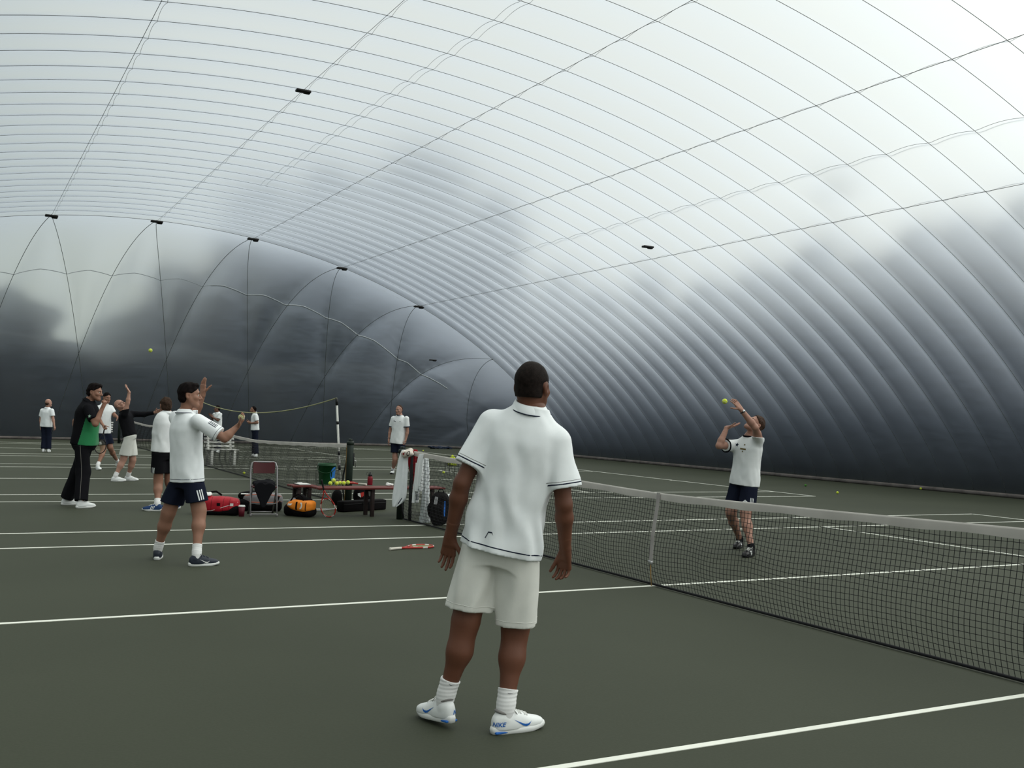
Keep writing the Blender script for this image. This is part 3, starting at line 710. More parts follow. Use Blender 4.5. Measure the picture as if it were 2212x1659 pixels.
def person(label, j, feet, head, skin, top, bottom, s=1.0, h=0.008, hh=0.004, hd=0.005, hair=None, hands={}, shoes={}, sock=None, wide=1.0, deep=1.0, face=False, seed=1, watch=None, arms=1.0):
    fl = {k: (on_floor(*feet[k][0]), on_floor(*feet[k][1])) for k in 'LR'}
    base = np.mean([p for k in 'LR' for p in fl[k]], 0); base[2] = 0; D0 = depth_of(base)
    root = thing('person', label, 'person', base)
    J = {k: at_depth(v[0], v[1], D0 + v[2]) for k, v in j.items()}
    if shoes.get('one_depth'):
        pass
    sh_axis = J['shR'] - J['shL']; hip_axis = j.get('hip') and cv(j['hip'])
    hip_axis = sh_axis*np.array([1, 1, .25]) if 'hipv' not in head else cv(head['hipv'])
    hip_axis = unit(hip_axis)
    T = Torso(J['pel'], J['nk'], hip_axis, sh_axis, s*wide)
    prof = lambda P, t0, dp=deep: [(t0, *[np.interp(t0, [p[0] for p in P], [p[i] for p in P])*(dp if i == 2 else 1) for i in (1, 2)])] + [(p[0], p[1], p[2]*dp) for p in P if p[0] > t0 + .01]
    # shoes first: they give the ankles
    SH = {}
    for k in 'LR':
        SH[k] = shoe(root, fl[k][0], fl[k][1], s*shoes.get('len', 1.0), shoes['m'], shoes['sole'], shoes.get('h', hh), lift=shoes.get('lift'+k, 0), lace_m=shoes.get('lace'))
        J['an'+k] = SH[k][0]
    F = Field()
    T.field(F, prof(BODY, -.13, deep), 0)
    for k in 'LR':
        q = 1 if k == 'R' else -1
        hip = T.p + hip_axis*q*.092*s*wide; J['hip'+k] = hip
        kn, an = J['kn'+k], J['an'+k]; fd = SH[k][6]; fd = unit([fd[0], fd[1], 0])
        F.cone(hip, hip + (kn-hip)*.9, .088*s*wide, .060*s, 0.03); F.cone(hip + (kn-hip)*.82, kn + (an-kn)*.08, .060*s, .0545*s, 0.05)
        calf = kn + (an-kn)*.32 - fd*.014*s; low = kn + (an-kn)*.76 - fd*.004*s
        F.cone(kn - (an-kn)*.02, calf, .053*s, .0575*s, 0.05); F.cone(calf, low, .0575*s, .040*s, 0.05); F.cone(low, an, .039*s, .036*s, 0.01)
        F.cone(kn + fd*.022*s, kn + fd*.022*s + (an-kn)*.05, .032*s, .030*s, 0.02)
        a = arms; sh, el, wr = J['sh'+k], J['el'+k], J['wr'+k]
        F.cone(sh, sh + (el-sh)*.5, .056*s*a, .050*s*a, 0.035); F.cone(sh + (el-sh)*.4, el, .051*s*a, .040*s*a, 0.02)
        mid = el + (wr-el)*.28; F.cone(el, mid, .040*s*a, .043*s*a, 0.02); F.cone(mid, wr, .043*s*a, .027*s*a, 0.02)
    F.cone(T.at(.93), J['nk'] + T.u*.03*s, .062*s, .058*s, 0.05)
    V, Fc = F.mesh(h); body = MB(); body.add(V, Fc)
    hf, hu = cv(head['f']), cv(head['u']); hs = s*head.get('s', 1.0)
    HF = Field(); L, R = head_field(HF, J['head'], hf, hu, hs, J['nk'] + T.u*.0, k=0.018, neckr=head.get('neck', .056))
    V, Fc = HF.mesh(hd); body.add(V, Fc)
    for k in 'LR':
        hnd = hands.get(k)
        if hnd is None: continue
        d = at_depth(hnd['to'][0], hnd['to'][1], D0 + hnd['to'][2]) - J['wr'+k]; J['hd'+k] = d
        HH = Field(); wr = J['wr'+k]; HH.cone(wr - unit(wr-J['el'+k])*.07*s, wr, .034*s*arms, .026*s*arms, 0.02)
        hand_field(HH, wr + unit(d)*.008, d, cv(hnd['n']), cv(hnd['th']), s*.98, hnd.get('curl', (22, 26, 30, 34)), hnd.get('spread', 4), thcurl=hnd.get('thcurl', 20), thumb=hnd.get('thumb', (.75, .6, .25)))
        V, Fc = HH.mesh(hh*.8); body.add(V, Fc)
    bo = body.build('body', skin, root)
    if face:
        for q in (-1, 1):
            b = MB(); b.lathe(L(q*.031, .079, .006), [(.0001, -.0115*hs)] + [(.0115*hs*math.cos(t), .0115*hs*math.sin(t)) for t in np.linspace(-1.4, 1.4, 9)] + [(.0001, .0115*hs)], 14); e = b.build('eye', EYEW, root)
            b = MB(); c = L(q*.031, .0895, .005); b.lathe(c, [(.0001, -.004*hs), (.0055*hs, 0), (.0001, .004*hs)], 10, R=np.stack([R[:, 0], R[:, 2], -R[:, 1]], 1)); b.build('iris', EYED, e)
            b = MB(); b.tube([L(q*.016, .093, .026), L(q*.032, .092, .031), L(q*.048, .082, .026)], [.0035*hs, .004*hs, .002*hs], 6); b.build('eyebrow', hair['m'] if hair else HAIRB, root)
        b = MB(); b.tube([L(-.024, .089, -.0645), L(-.008, .0975, -.0635), L(.008, .0975, -.0635), L(.024, .089, -.0645)], [.0015*hs, .003*hs, .003*hs, .0015*hs], 6); b.build('mouth', mat('lips', (0.16, 0.05, 0.045), 0.5), root)
    if hair: hair_mesh(L, R, J['head'], hs, hair, hd, hair['m'], root)
    # top
    TF = Field(); tp = top; fo = folds(seed, tp.get('fold', .008)); T2 = Torso(J['pel'], J['nk'], hip_axis, sh_axis, s*wide*tp.get('w', 1.0))
    T2.field(TF, prof(SHIRT, tp.get('hem', -.1), deep), 0, fold=fo)
    SL = {}
    for k in 'LR':
        sh, el, wr = J['sh'+k], J['el'+k], J['wr'+k]; fr = tp.get('sleeve', .55)
        lf = legfold(seed*3 + ord(k), tp.get('fold', .008)*.45, el-sh)
        if fr <= 1: e = sh + (el-sh)*fr; coneflat(TF, sh, e, .070*s, tp.get('slr', .074)*s, 0.05, lf); SL[k] = (e, unit(el-sh))
        else:
            TF.cone(sh, el, .070*s, .056*s, 0.05); e = el + (wr-el)*.95; coneflat(TF, el, e, .054*s, .042*s, 0.03, lf); SL[k] = (e, unit(wr-el))
    TF.cone(J['nk'] - T.u*.05*s, J['nk'] + T.u*.012*s, .078*s, .068*s, 0.04); TF.cut(J['nk'] + T.u*.02*s, T.u)
    V, Fc = TF.mesh(tp.get('h', h)); so = mesh_obj(tp.get('name', 'shirt'), V, Fc, tp['m'], root)
    if tp.get('panel'): tp['panel'](so, V, Fc, T, J, s, root)
    nd = unit(L(0, -.022, -.055) - J['nk']); fr_ = T.front(1.0)
    if tp.get('collar') == 'polo':
        b = MB(); ang = np.linspace(0, 2*PI, 40, endpoint=False); c0 = J['nk'] + T.u*.0*s; rr = T.right(1); ff = unit(np.cross(nd, rr))
        G = []
        for t in ang:
            dr = math.cos(t)*rr + math.sin(t)*ff; fz = -.030*max(0, math.sin(t))*s
            G.append([c0 + dr*r_*s + nd*(z_*s + fz) for r_, z_ in ((.066, -.02), (.064, .030), (.069, .040), (.078, .036), (.094, .006), (.100, -.006), (.094, -.010), (.080, .004))])
        b.grid(np.array(G), closed_u=True); co = b.build('collar', tp['m'], so)
        if tp.get('trim'):
            b = MB(); b.tube([g[4]*.45 + g[5]*.55 + unit(g[5]-c0)*.0035*s + nd*.002 for g in np.array(G)], .0028*s, 6, closed=True); b.build('collar_stripe', tp['trim'], co)
    elif tp.get('collar') == 'crew':
        b = MB(); rr = T.right(1); ff = unit(np.cross(nd, rr)); b.tube([J['nk'] + math.cos(t)*rr*.077*s + math.sin(t)*ff*.079*s + nd*(.020 - .018*math.sin(t))*s for t in np.linspace(0, 2*PI, 36, endpoint=False)], .012*s, 8, closed=True); b.build('collar', tp.get('trim', tp['m']), so)
    if tp.get('trim'):
        w = tp.get('trimw', .003)
        for k in 'LR':
            e, d = SL[k]; plane_ring(so, e - d*tp.get('trimoff', .02)*s, d, .13*s, w*s, tp['trim'], 'sleeve_stripe', so)
            if tp.get('double'): plane_ring(so, e - d*.032*s, d, .13*s, .0014*s, GREYL, 'sleeve_stripe', so)
        if tp.get('hemtrim', True): plane_ring(so, T.at(tp.get('hem', -.1)) + T.u*.03*s, T.u, .4*s, w*s, tp['trim'], 'hem_stripe', so)
    # bottom
    BF = Field(); bt = bottom; wt = bt.get('waist', .22)
    T3 = Torso(J['pel'], J['nk'], hip_axis, hip_axis, s*wide*bt.get('w', 1.0)); T3.field(BF, [(-.16, .135, .105*deep), (-.05, .172, .128*deep), (.08, .174, .125*deep), (wt, .160, .114*deep)], 0)
    for k in 'LR':
        hip, kn, an = J['hip'+k], J['kn'+k], J['an'+k]; lf = legfold(seed*5 + ord(k), bt.get('fold', .008), kn-hip)
        if bt['kind'] == 'shorts':
            e = hip + (kn-hip)*bt.get('frac'+k, bt.get('frac', .72)); coneflat(BF, hip, e, .098*s*wide, bt.get('r', .105)*s, 0.035, lf, nrm=unit(kn-hip)*.7 + np.array([0, 0, -.4])); J['hem'+k] = e
        else:
            k2 = hip + (kn-hip)*.95; BF.cone(hip, k2, .100*s*wide, bt.get('r', .085)*s, 0.035); e = an + (kn-an)*.02; coneflat(BF, k2, e, bt.get('r', .085)*s, bt.get('r2', .078)*s, 0.04, lf)
    hemt = tp.get('hem', -.1); SP = np.array([(p[0], p[1]*s*wide*tp.get('w', 1.0), p[2]*deep*s*wide*tp.get('w', 1.0)) for p in SHIRT])
    def under(P):
        q = P - T.p; t = (q @ T.u)/T.len; tc = np.clip(t, 0, 1)[:, None]; r = T.hr*(1-tc) + T.sr*tc; r /= np.linalg.norm(r, axis=1)[:, None]; f = np.cross(T.u, r)
        w_, d_ = np.interp(t, SP[:, 0], SP[:, 1]), np.interp(t, SP[:, 0], SP[:, 2]); rad = (np.abs((q*r).sum(1)/w_)**2.4 + np.abs((q*f).sum(1)/d_)**2.4)**(1/2.4)
        return np.where(t > hemt - .005, (rad-1)*np.minimum(w_, d_) + .014*s, -1.0)
    if not tp.get('tucked'): BF.add(under, [-1e9]*3, [1e9]*3, 0, 'i')
    V, Fc = BF.mesh(bt.get('h', h)); bo2 = mesh_obj('shorts' if bt['kind'] == 'shorts' else 'trousers', V, Fc, bt['m'], root)
    if bt.get('hemband'):
        for k in 'LR':
            n = unit(unit(J['kn'+k]-J['hip'+k])*.7 + np.array([0, 0, -.4])); plane_ring(bo2, J['hem'+k] - n*.03*s, n, .18*s, .0022*s, CREAM, 'hem_seam', bo2)
    # socks
    if sock:
        for k in 'LR':
            kn, an = J['kn'+k], J['an'+k]; SF = Field(); e = an + (kn-an)*sock.get('frac', .30); fd = SH[k][6]; fd = unit([fd[0], fd[1], 0])
            wob = lambda P, t: .0010*np.sin((P @ np.array([0, 0, 1.0]))*330)
            SF.cone(an - np.array([0, 0, .015*s]), an + (e-an)*.35, .0395*s, .043*s, 0.01); coneflat(SF, an + (e-an)*.2, e - fd*.003*s, .0425*s, sock.get('r', .049)*s, 0.02, wob)
            V, Fc = SF.mesh(hh); J['sock'+k] = mesh_obj('sock', V, Fc, sock['m'], root)
    if watch:
        wr, el = J['wr'+watch], J['el'+watch]; d = unit(el-wr); c = wr + d*.03*s
        m = ring_on(bvh_obj(bo), c, d, .06*s, .006*s, 30, flat=1.6)
        if m.n: w = m.build('wristwatch', STRAP, root)
        n = unit(cv(hands[watch]['n'])); n = unit(n - d*np.dot(n, d)); b = MB(); b.lathe(c - n*.030*s, [(.018*s, -.004), (.019*s, 0), (.017*s, .005)], 18, R=frame(d, -n)); b.build('watch_face', STEEL, w)
    return dict(root=root, J=J, T=T, shirt=so, bottom=bo2, body=bo, SH=SH, L=L, R=R, s=s, D=D0)
def print_on(obj, polys, o, x, y, m, name, sub=2, lift=.002, dist=.25):
    d = decal(bvh_obj(obj), polys, o, x, y, lift=lift, sub=sub, dist=dist)
    if d.n: return d.build(name, m, obj, smooth=False)
def stripes3(P, k, m, side, s=1.0, up=.0, L=.11, w=.010, gap=.022, fr=.55):
    """three short parallel stripes down the outside of a shorts leg; side: world direction they face"""
    J = P['J']; hip, e = J['hip'+k], J['hem'+k]; ax = unit(hip-e); sd = unit(side - ax*np.dot(side, ax)); x = np.cross(ax, sd); c = e + ax*(L/2+.012) + sd*.1
    polys = [[(i*gap-w/2, -L/2), (i*gap+w/2, -L/2), (i*gap+w/2, L/2), (i*gap-w/2, L/2)] for i in (-1, 0, 1)]
    print_on(P['bottom'], polys, c, x, ax, m, 'side_stripes', dist=.12)
RECT = lambda w, h, x=0, y=0: [(x-w/2, y-h/2), (x+w/2, y-h/2), (x+w/2, y+h/2), (x-w/2, y+h/2)]
STAR = [(math.sin(i*PI/5)*(1 if i % 2 == 0 else .45), math.cos(i*PI/5)*(1 if i % 2 == 0 else .45)) for i in range(10)][::-1]
SK1 = skin_mat('tanned_brown_skin', (0.125, 0.047, 0.026)); SK2 = skin_mat('fair_reddish_skin', (0.36, 0.19, 0.14)); SK3 = skin_mat('olive_skin', (0.27, 0.135, 0.090)); SK4 = skin_mat('fair_skin', (0.40, 0.22, 0.165)); SK5 = skin_mat('brown_skin', (0.16, 0.075, 0.05))
# the man in front, seen from behind
P1 = person('man in white navy-trimmed polo and off-white shorts standing nearest, seen from behind',
    dict(pel=(1083, 1172, 0), nk=(1147, 886, 0), head=(1150, 836, .01), shL=(1062, 916, .04), shR=(1204, 956, -.03), elL=(998, 1044, -.01), wrL=(973, 1158, .06), elR=(1218, 1090, -.04), wrR=(1221, 1189, .05), knL=(1004, 1352, .0), knR=(1113, 1364, .02)),
    dict(L=((968, 1573), (918, 1549)), R=((1066, 1586), (1168, 1571))), dict(f=(.42, 0, .9), u=(.03, 1, 0), neck=.060), SK1,
    dict(m=WHITE, hem=-.06, sleeve=.72, slr=.083, trim=TRIM, trimw=.0032, double=True, collar='polo', fold=.034, h=.0065, w=1.02), dict(kind='shorts', m=CREAM, fracL=.80, fracR=.90, r=.112, fold=.014, hemband=True, h=.007),
    s=1.04, h=.008, hh=.0035, hd=.004, hair=dict(m=HAIRD, th=.004, line=.010, noise=.0012, side=.25, nape=.052), seed=4,
    hands=dict(L=dict(to=(964, 1225, .09), n=(-.25, 0, -1), th=(1, 0, 0), curl=(30, 24, 26, 30), spread=3), R=dict(to=(1217, 1250, .10), n=(-.5, 0, -.9), th=(-1, 0, -.2), curl=(34, 40, 42, 40), thumb=(.42, .85, .25))),
    shoes=dict(m=SHW, sole=RUBW, lace=LACE, liftL=.02, h=.0035), sock=dict(m=SOCK, frac=.29, r=.050))
for k, q in (('L', -1), ('R', 1)):
    a, so, L, R, tr, d, up = P1['SH'][k]
    lat = unit(np.cross(d, up)); tp = text_polys('NIKE', .030)
    for side in ((-1, 1) if k == 'L' else (1,)):
        n = lat*side; x = d*side*-1 if False else np.cross(up, n)
        print_on(so, [[(px*.105, py*.105) for px, py in ([(-a_, b_) for a_, b_ in SWOOSH][::-1] if side > 0 else SWOOSH)]], L(.150, -side*.05, .042), x, up, BLUE, 'swoosh_logo', sub=3, lift=.0018, dist=.08)
    hn = unit(-d*.6 + lat*.8) if k == 'R' else unit(-d*.75 + lat*.66)
    print_on(so, tp, L(.028, -.02, .050) + hn*.03, np.cross(up, hn), up, BLUE, 'heel_lettering', sub=1, lift=.0018, dist=.09)
    b = MB(); c0 = L(.058, 0, .098)
    b.tube([c0 + R @ np.array([math.cos(t)*.037, math.sin(t)*.033, .001 - .012*math.cos(t)]) for t in np.linspace(0, 2*PI, 28, endpoint=False)], .007, 8, closed=True); b.build('ankle_lining', GREYL, so)
    b = MB(); b.box(L(.05, 0, .010), (.09, .070, .012), R, bev=.005); b.build('heel_pad', BLUE, so)
    J = P1['J']; sk = J['sock'+k]; ax = unit(J['kn'+k]-J['an'+k]); cn = unit(-CFH + CRH*.3); print_on(sk, [[(px*.035, py*.025) for px, py in SWOOSH]], J['an'+k] + (J['kn'+k]-J['an'+k])*.25 + cn*.03, np.cross(ax, cn), ax, NAVY, 'sock_logo', dist=.06)
print_on(P1['shirt'], [[(-.02, -.03), (-.016, -.03), (-.006, .0), (.012, .002), (.022, -.008), (.012, .008), (-.008, .006)]], P1['T'].at(.08, -.04, -.2), P1['T'].right(.1), P1['T'].u, TRIM, 'shirt_logo')

# the server beyond the net
P2 = person('man in white black-trimmed tee and navy shorts beyond the net, looking up at the ball',
    dict(pel=(1609, 1036, 0), nk=(1619, 945, 0), head=(1631, 917, -.02), shR=(1590, 962, .13), shL=(1639, 950, -.13), elR=(1553, 963, -.06), wrR=(1570, 924, .02), elL=(1631, 923, -.36), wrL=(1601, 885, -.38), knR=(1578, 1108, .05), knL=(1610, 1114, -.15)),
    dict(R=((1614, 1178), (1574, 1190)), L=((1635, 1199), (1598, 1206))), dict(f=(-.72, .62, -.28), u=(.6, .75, .1)), SK2,
    dict(m=WHITE2, hem=-.13, sleeve=.62, trim=BLACK, trimw=.016, trimoff=.010, hemtrim=False, collar='crew', fold=.009, h=.007), dict(kind='shorts', m=NAVY, frac=.70, r=.108),
    s=1.0, h=.008, hh=.004, hd=.0045, hair=dict(m=HAIRB, th=.008, line=-.006), face=True, seed=8,
    hands=dict(L=dict(to=(1583, 861, -.38), n=(-.6, .3, .5), th=(-.6, -.6, -.3), curl=(6, 10, 14, 18), spread=7), R=dict(to=(1592, 919, .02), n=(0, 1, .1), th=(-.3, 0, -1), curl=(8, 12, 15, 20))),
    shoes=dict(m=SHB, sole=RUBB, lace=LACE), sock=dict(m=BLACK, frac=.10, r=.046), watch='L')
T = P2['T']; fr = T.front(.7); rt = T.right(.7)
print_on(P2['shirt'], [[(x*.028, y*.028) for x, y in STAR]], T.at(.80, .085, .25), -rt, T.u, TRIM, 'chest_star', dist=.3)
EMB = mat('gold_and_navy_emblem', srgb(110, 95, 60), .7)
for r_ in (RECT(.085, .020), RECT(.020, .016, .01, .055), RECT(.016, .016, .0, -.03)): print_on(P2['shirt'], [r_], T.at(.72, -.02, .25), -rt, T.u, EMB, 'chest_emblem', dist=.3)
stripes3(P2, 'L', WHITE2, unit(-CFH + CRH*.25), L=.07, w=.009, gap=.018)
print_on(P2['bottom'], [[(-.035, 0), (.035, 0), (0, .035)]], P2['J']['hemL'] - P2['T'].right(0)*-.07 + np.array([0, 0, .03]) - CFH*.15, CRH, np.array([0, 0, 1.]), WHITE2, 'leg_emblem')
for k in 'LR':
    a, so, L, R, tr, d, up = P2['SH'][k]; n = unit(np.cross(d, up))*-1
    for side in (1, -1):
        n = unit(np.cross(d, up))*side; print_on(so, [RECT(.012, .05, -.02, 0), RECT(.012, .05, .0, 0), RECT(.035, .012, -.005, .0)], L(.15, -side*.05, .05), np.cross(up, n), up, RUBW, 'shoe_logo', dist=.08)

# the thrower on the left
P3 = person('man in white polo and navy shorts holding a ball out on his open hand',
    dict(pel=(404, 1030, 0), nk=(401, 892, 0), head=(410, 854, .0), shR=(428, 909, -.15), shL=(380, 902, .13), elR=(485, 947, -.17), wrR=(511, 923, -.10), elL=(424, 888, .42), wrL=(438, 852, .40), knL=(362, 1112, .06), knR=(431, 1106, -.06)),
    dict(L=((334, 1216), (348, 1197)), R=((413, 1223), (467, 1221))), dict(f=(.95, -.03, .25), u=(0, 1, 0), neck=.054), SK3,
    dict(m=WHITE, hem=-.07, sleeve=.80, slr=.078, trim=TRIM, trimw=.0028, collar='polo', fold=.011, h=.007), dict(kind='shorts', m=NAVY, frac=.70, r=.112, w=1.03),
    s=1.02, h=.008, hh=.0038, hd=.0042, hair=dict(m=HAIRK, th=.013, line=.004, noise=.004, tuft=True), face=True, seed=15,
    hands=dict(R=dict(to=(527, 905, -.08), n=(-.45, .85, -.1), th=(-.3, .4, -1), curl=(38, 36, 36, 40), spread=8, thcurl=35), L=dict(to=(439, 826, .40), n=(.55, 0, .8), th=(.9, 0, -.5), curl=(4, 5, 8, 12), spread=3)),
    shoes=dict(m=SHN, sole=RUBW, lace=SHN), sock=dict(m=SOCK, frac=.26, r=.048))
for k in 'LR':
    a, so, L, R, tr, d, up = P3['SH'][k]
    for side in (1, -1):
        n = unit(np.cross(d, up))*side; print_on(so, [[(px*.10, py*.10) for px, py in ([(-a_, b_) for a_, b_ in SWOOSH][::-1] if side > 0 else SWOOSH)]], L(.145, -side*.05, .042), np.cross(up, n), up, RUBW, 'swoosh_logo', sub=3, dist=.08)
stripes3(P3, 'R', WHITE2, unit(-CFH*.75 + CRH*.66), L=.105, w=.012, gap=.024)
J = P3['J']; e = J['shR'] + (J['elR']-J['shR'])*.62; ax = unit(J['elR']-J['shR']); sd = unit(np.array([0, 0, 1.]) - CFH*.55); x = unit(np.cross(ax, sd))
print_on(P3['shirt'], [RECT(.008, .09, i*.020, 0) for i in (-1, 0, 1)], e + sd*.1, x, ax, TRIM, 'sleeve_stripes', dist=.15)
e = J['shL'] + T.u*0 + np.array([0, 0, .12]); print_on(P3['shirt'], [RECT(.008, .10, i*.020, 0) for i in (-1, 0, 1)], J['shL']*.6 + J['nk']*.4 + np.array([0, 0, .10]) - CFH*.06, unit(P3['T'].front(1)), unit(J['nk']-J['shL']), TRIM, 'shoulder_stripes', dist=.15)

# white jacket man behind the thrower
P4 = person('man in white zip jacket and navy shorts half hidden behind the ball-holding man',
    dict(pel=(353, 978, 0), nk=(360, 892, 0), head=(358, 876, 0), shL=(349, 900, -.10), shR=(375, 900, .12), elL=(338, 935, -.10), wrL=(333, 975, -.06), elR=(385, 935, .12), wrR=(382, 972, .10), knL=(342, 1043, -.02), knR=(366, 1043, .12)),
    dict(L=((346, 1104), (311, 1103)), R=((384, 1099), (352, 1099))), dict(f=(-.55, 0, .85), u=(0, 1, 0)), SK3,
    dict(m=WHITE2, name='jacket', hem=.03, sleeve=1.5, collar='polo', fold=.014, w=1.03, h=.009), dict(kind='shorts', m=BLACK, frac=.66, r=.112),
    s=1.0, h=.010, hh=.005, hd=.006, hair=dict(m=HAIRG, th=.012, line=.01), seed=21,
    hands=dict(L=dict(to=(332, 990, -.06), n=(1, 0, .2), th=(0, 0, 1))), shoes=dict(m=SHU, sole=RUBW, lace=LACE, h=.005), sock=dict(m=SOCK, frac=.25))
stripes3(P4, 'L', WHITE2, unit(-CFH*.9 - CRH*.45), L=.085, w=.011, gap=.022)
for k in 'LR':
    a, so, L, R, tr, d, up = P4['SH'][k]; n = unit(np.cross(d, up))
    for n in (n, -n):
        print_on(so, [[(i*.022-.010, -.028), (i*.022, -.028), (i*.022+.016, .028), (i*.022+.006, .028)] for i in (-1, 0, 1)], L(.135, 0, .048) + n*.05, np.cross(up, n), up, RUBW, 'shoe_stripes', dist=.08)

# black sweater, arms out
P5 = person('bald man in black sweater and white shorts leaning back with one arm raised high',
    dict(pel=(281, 941, 0), nk=(268, 889, 0), head=(259, 875, -.02), shR=(269, 894, -.17), shL=(284, 894, .16), elR=(276, 870, -.20), wrR=(279, 847, -.20), elL=(311, 895, .20), wrL=(334, 891, .20), knR=(266, 994, -.08), knL=(287, 995, .10)),
    dict(R=((243, 1040), (269, 1040)), L=((270, 1038), (297, 1039))), dict(f=(.80, .58, -.15), u=(-.58, .8, 0), hipv=(.3, 0, -.95)), SK4,
    dict(m=BLACK, name='sweater', hem=-.01, sleeve=1.5, fold=.009, h=.010, collar='crew'), dict(kind='shorts', m=CREAM, frac=.80, r=.110),
    s=1.0, h=.011, hh=.0055, hd=.006, hair=None, face=True, seed=31,
    hands=dict(R=dict(to=(271, 832, -.2), n=(.8, .4, 0), th=(0, 0, -1), curl=(4, 6, 8, 10)), L=dict(to=(348, 886, .2), n=(0, -.6, -.8), th=(0, 1, 0), curl=(10, 14, 18, 22))),
    shoes=dict(m=SHW, sole=RUBW, lace=LACE, h=.005), sock=dict(m=SOCK, frac=.26))
b = MB()
for q in (-1, 1):
    c = P5['L'](q*.031, .102, .004); r_ = P5['R']
    b.tube([c + r_ @ np.array([math.cos(t)*.024, 0, math.sin(t)*.018]) for t in np.linspace(0, 2*PI, 18, endpoint=False)], .0025, 5, closed=True); b.tube([P5['L'](q*.055, .100, .008), P5['L'](q*.082, .0, .012)], .0025, 5)
b.tube([P5['L'](-.008, .106, .008), P5['L'](.008, .106, .008)], .0025, 5); b.build('glasses', BLACK, P5['root'])

# green and black polo
def green_panel(so, V, Fc, T, J, s, root):
    """the green side panel is its own piece of cloth lying on the shirt"""
    Fc = np.array(Fc); C = V[Fc].mean(1); q = C - T.p; t = (q @ T.u)/T.len; r = T.right(.4); f = T.front(.4); x = q @ r; y = q @ f
    edge = .02 + .11*(t-.05)*1.0
    armd = np.min([np.linalg.norm(C - (J['shR'] + (J['elR']-J['shR'])*u_), axis=1) for u_ in np.linspace(0, 1, 12)], 0)
    keep = (t < .72 - np.maximum(0, .06-y)*2.2) & (x > -.30) & (y > edge - .05) & (y > -.06 + .10*np.clip(t, 0, 1)) & (armd > .10)
    Fk = Fc[keep]; u, inv = np.unique(Fk, return_inverse=True); Vn = V[u].copy(); c = T.p + np.outer((V[u]-T.p) @ T.u, T.u); Vn += (Vn-c)/np.linalg.norm(Vn-c, axis=1)[:, None]*.003
    mesh_obj('green_panel', Vn, inv.reshape(-1, 4), GREEN, so)
P6 = person('dark-haired man in black and green polo and black track trousers, fist at his mouth',
    dict(pel=(182, 957, 0), nk=(192, 868, 0), head=(205, 847, 0), shR=(190, 882, -.19), shL=(196, 882, .19), elR=(206, 916, -.27), wrR=(221, 882, -.20), elL=(163, 910, .24), wrL=(166, 938, .22), knR=(180, 1022, -.10), knL=(167, 1024, .10)),
    dict(R=((163, 1098), (207, 1096)), L=((138, 1091), (170, 1090))), dict(f=(.97, -.14, -.05), u=(.1, 1, 0), hipv=(0, 0, -1)), SK3,
    dict(m=BLACK, hem=-.03, sleeve=.72, collar='polo', fold=.010, panel=green_panel, h=.009), dict(kind='trousers', m=BLACK, r=.100, r2=.092, w=1.05, fold=.006),
    s=1.05, h=.010, hh=.005, hd=.0055, hair=dict(m=HAIRK, th=.014, line=.0, noise=.005, tuft=True), face=True, seed=41, deep=1.25,
    hands=dict(R=dict(to=(227, 868, -.2), n=(-.9, .3, .2), th=(0, .5, .8), curl=(80, 82, 84, 86), thcurl=60), L=dict(to=(170, 948, .2), n=(0, 0, -1), th=(1, 0, 0), curl=(50, 50, 50, 50))),
    shoes=dict(m=SHW, sole=RUBW, lace=LACE, h=.005))
J = P6['J']; T = P6['T']; tr = bvh_obj(P6['bottom']); pts = []
for u_ in np.linspace(.0, 1, 40):
    p = (J['hipR'] + (J['knR']-J['hipR'])*u_*2) if u_ < .5 else (J['knR'] + (J['anR']-J['knR'])*(u_-.5)*2)
    h_ = tr.ray_cast(Vector(p - CFH*.3 + CRH*.02), Vector(CFH), .4)
    if h_[0] is not None: pts.append(np.array(h_[0]) - CFH*.001)
b = MB(); b.tube(pts, .004, 5); b.build('side_piping', mat('grey_piping', srgb(110, 108, 104), .8), P6['bottom'])
ax = unit(J['elR']-J['shR']); print_on(P6['shirt'], [[(x*.028, y*.028) for x, y in STAR]], J['shR'] + (J['elR']-J['shR'])*.5 - CFH*.1, CRH, np.array([0, 0, 1.]), mat('pale_green_badge', srgb(150, 180, 160), .7), 'sleeve_badge', dist=.2)

# tee with racket, further back
P7 = person('dark-haired man in white tee and navy shorts walking, holding a lowered racket',
    dict(pel=(222, 930, 0), nk=(226, 874, 0), head=(231, 859, -.03), shR=(213, 882, -.12), shL=(239, 881, .12), elR=(213, 905, -.18), wrR=(223, 919, -.30), elL=(247, 897, .10), wrL=(254, 901, .0), knR=(224, 972, -.12), knL=(238, 968, .05)),
    dict(R=((203, 1013), (222, 1017)), L=((246, 1010), (270, 1012))), dict(f=(.75, -.22, -.6), u=(.05, 1, 0)), SK3,
    dict(m=WHITE2, hem=-.10, sleeve=.70, collar='crew', fold=.010, h=.011), dict(kind='shorts', m=NAVY, frac=.76, r=.112),
    s=1.0, h=.012, hh=.006, hd=.0065, hair=dict(m=HAIRK, th=.009, line=.0), face=True, seed=51,
    hands=dict(R=dict(to=(227, 925, -.32), n=(0, -.3, 1), th=(1, .4, 0), curl=(70, 72, 74, 76), thcurl=50), L=dict(to=(260, 906, -.05), n=(0, -1, .3), th=(0, .3, -1), curl=(20, 24, 28, 32))),
    shoes=dict(m=SHW, sole=RUBW, lace=LACE, h=.006, liftL=.03), sock=dict(m=SOCK, frac=.2))
stripes3(P7, 'R', WHITE2, unit(-CFH), L=.07, w=.011, gap=.022)

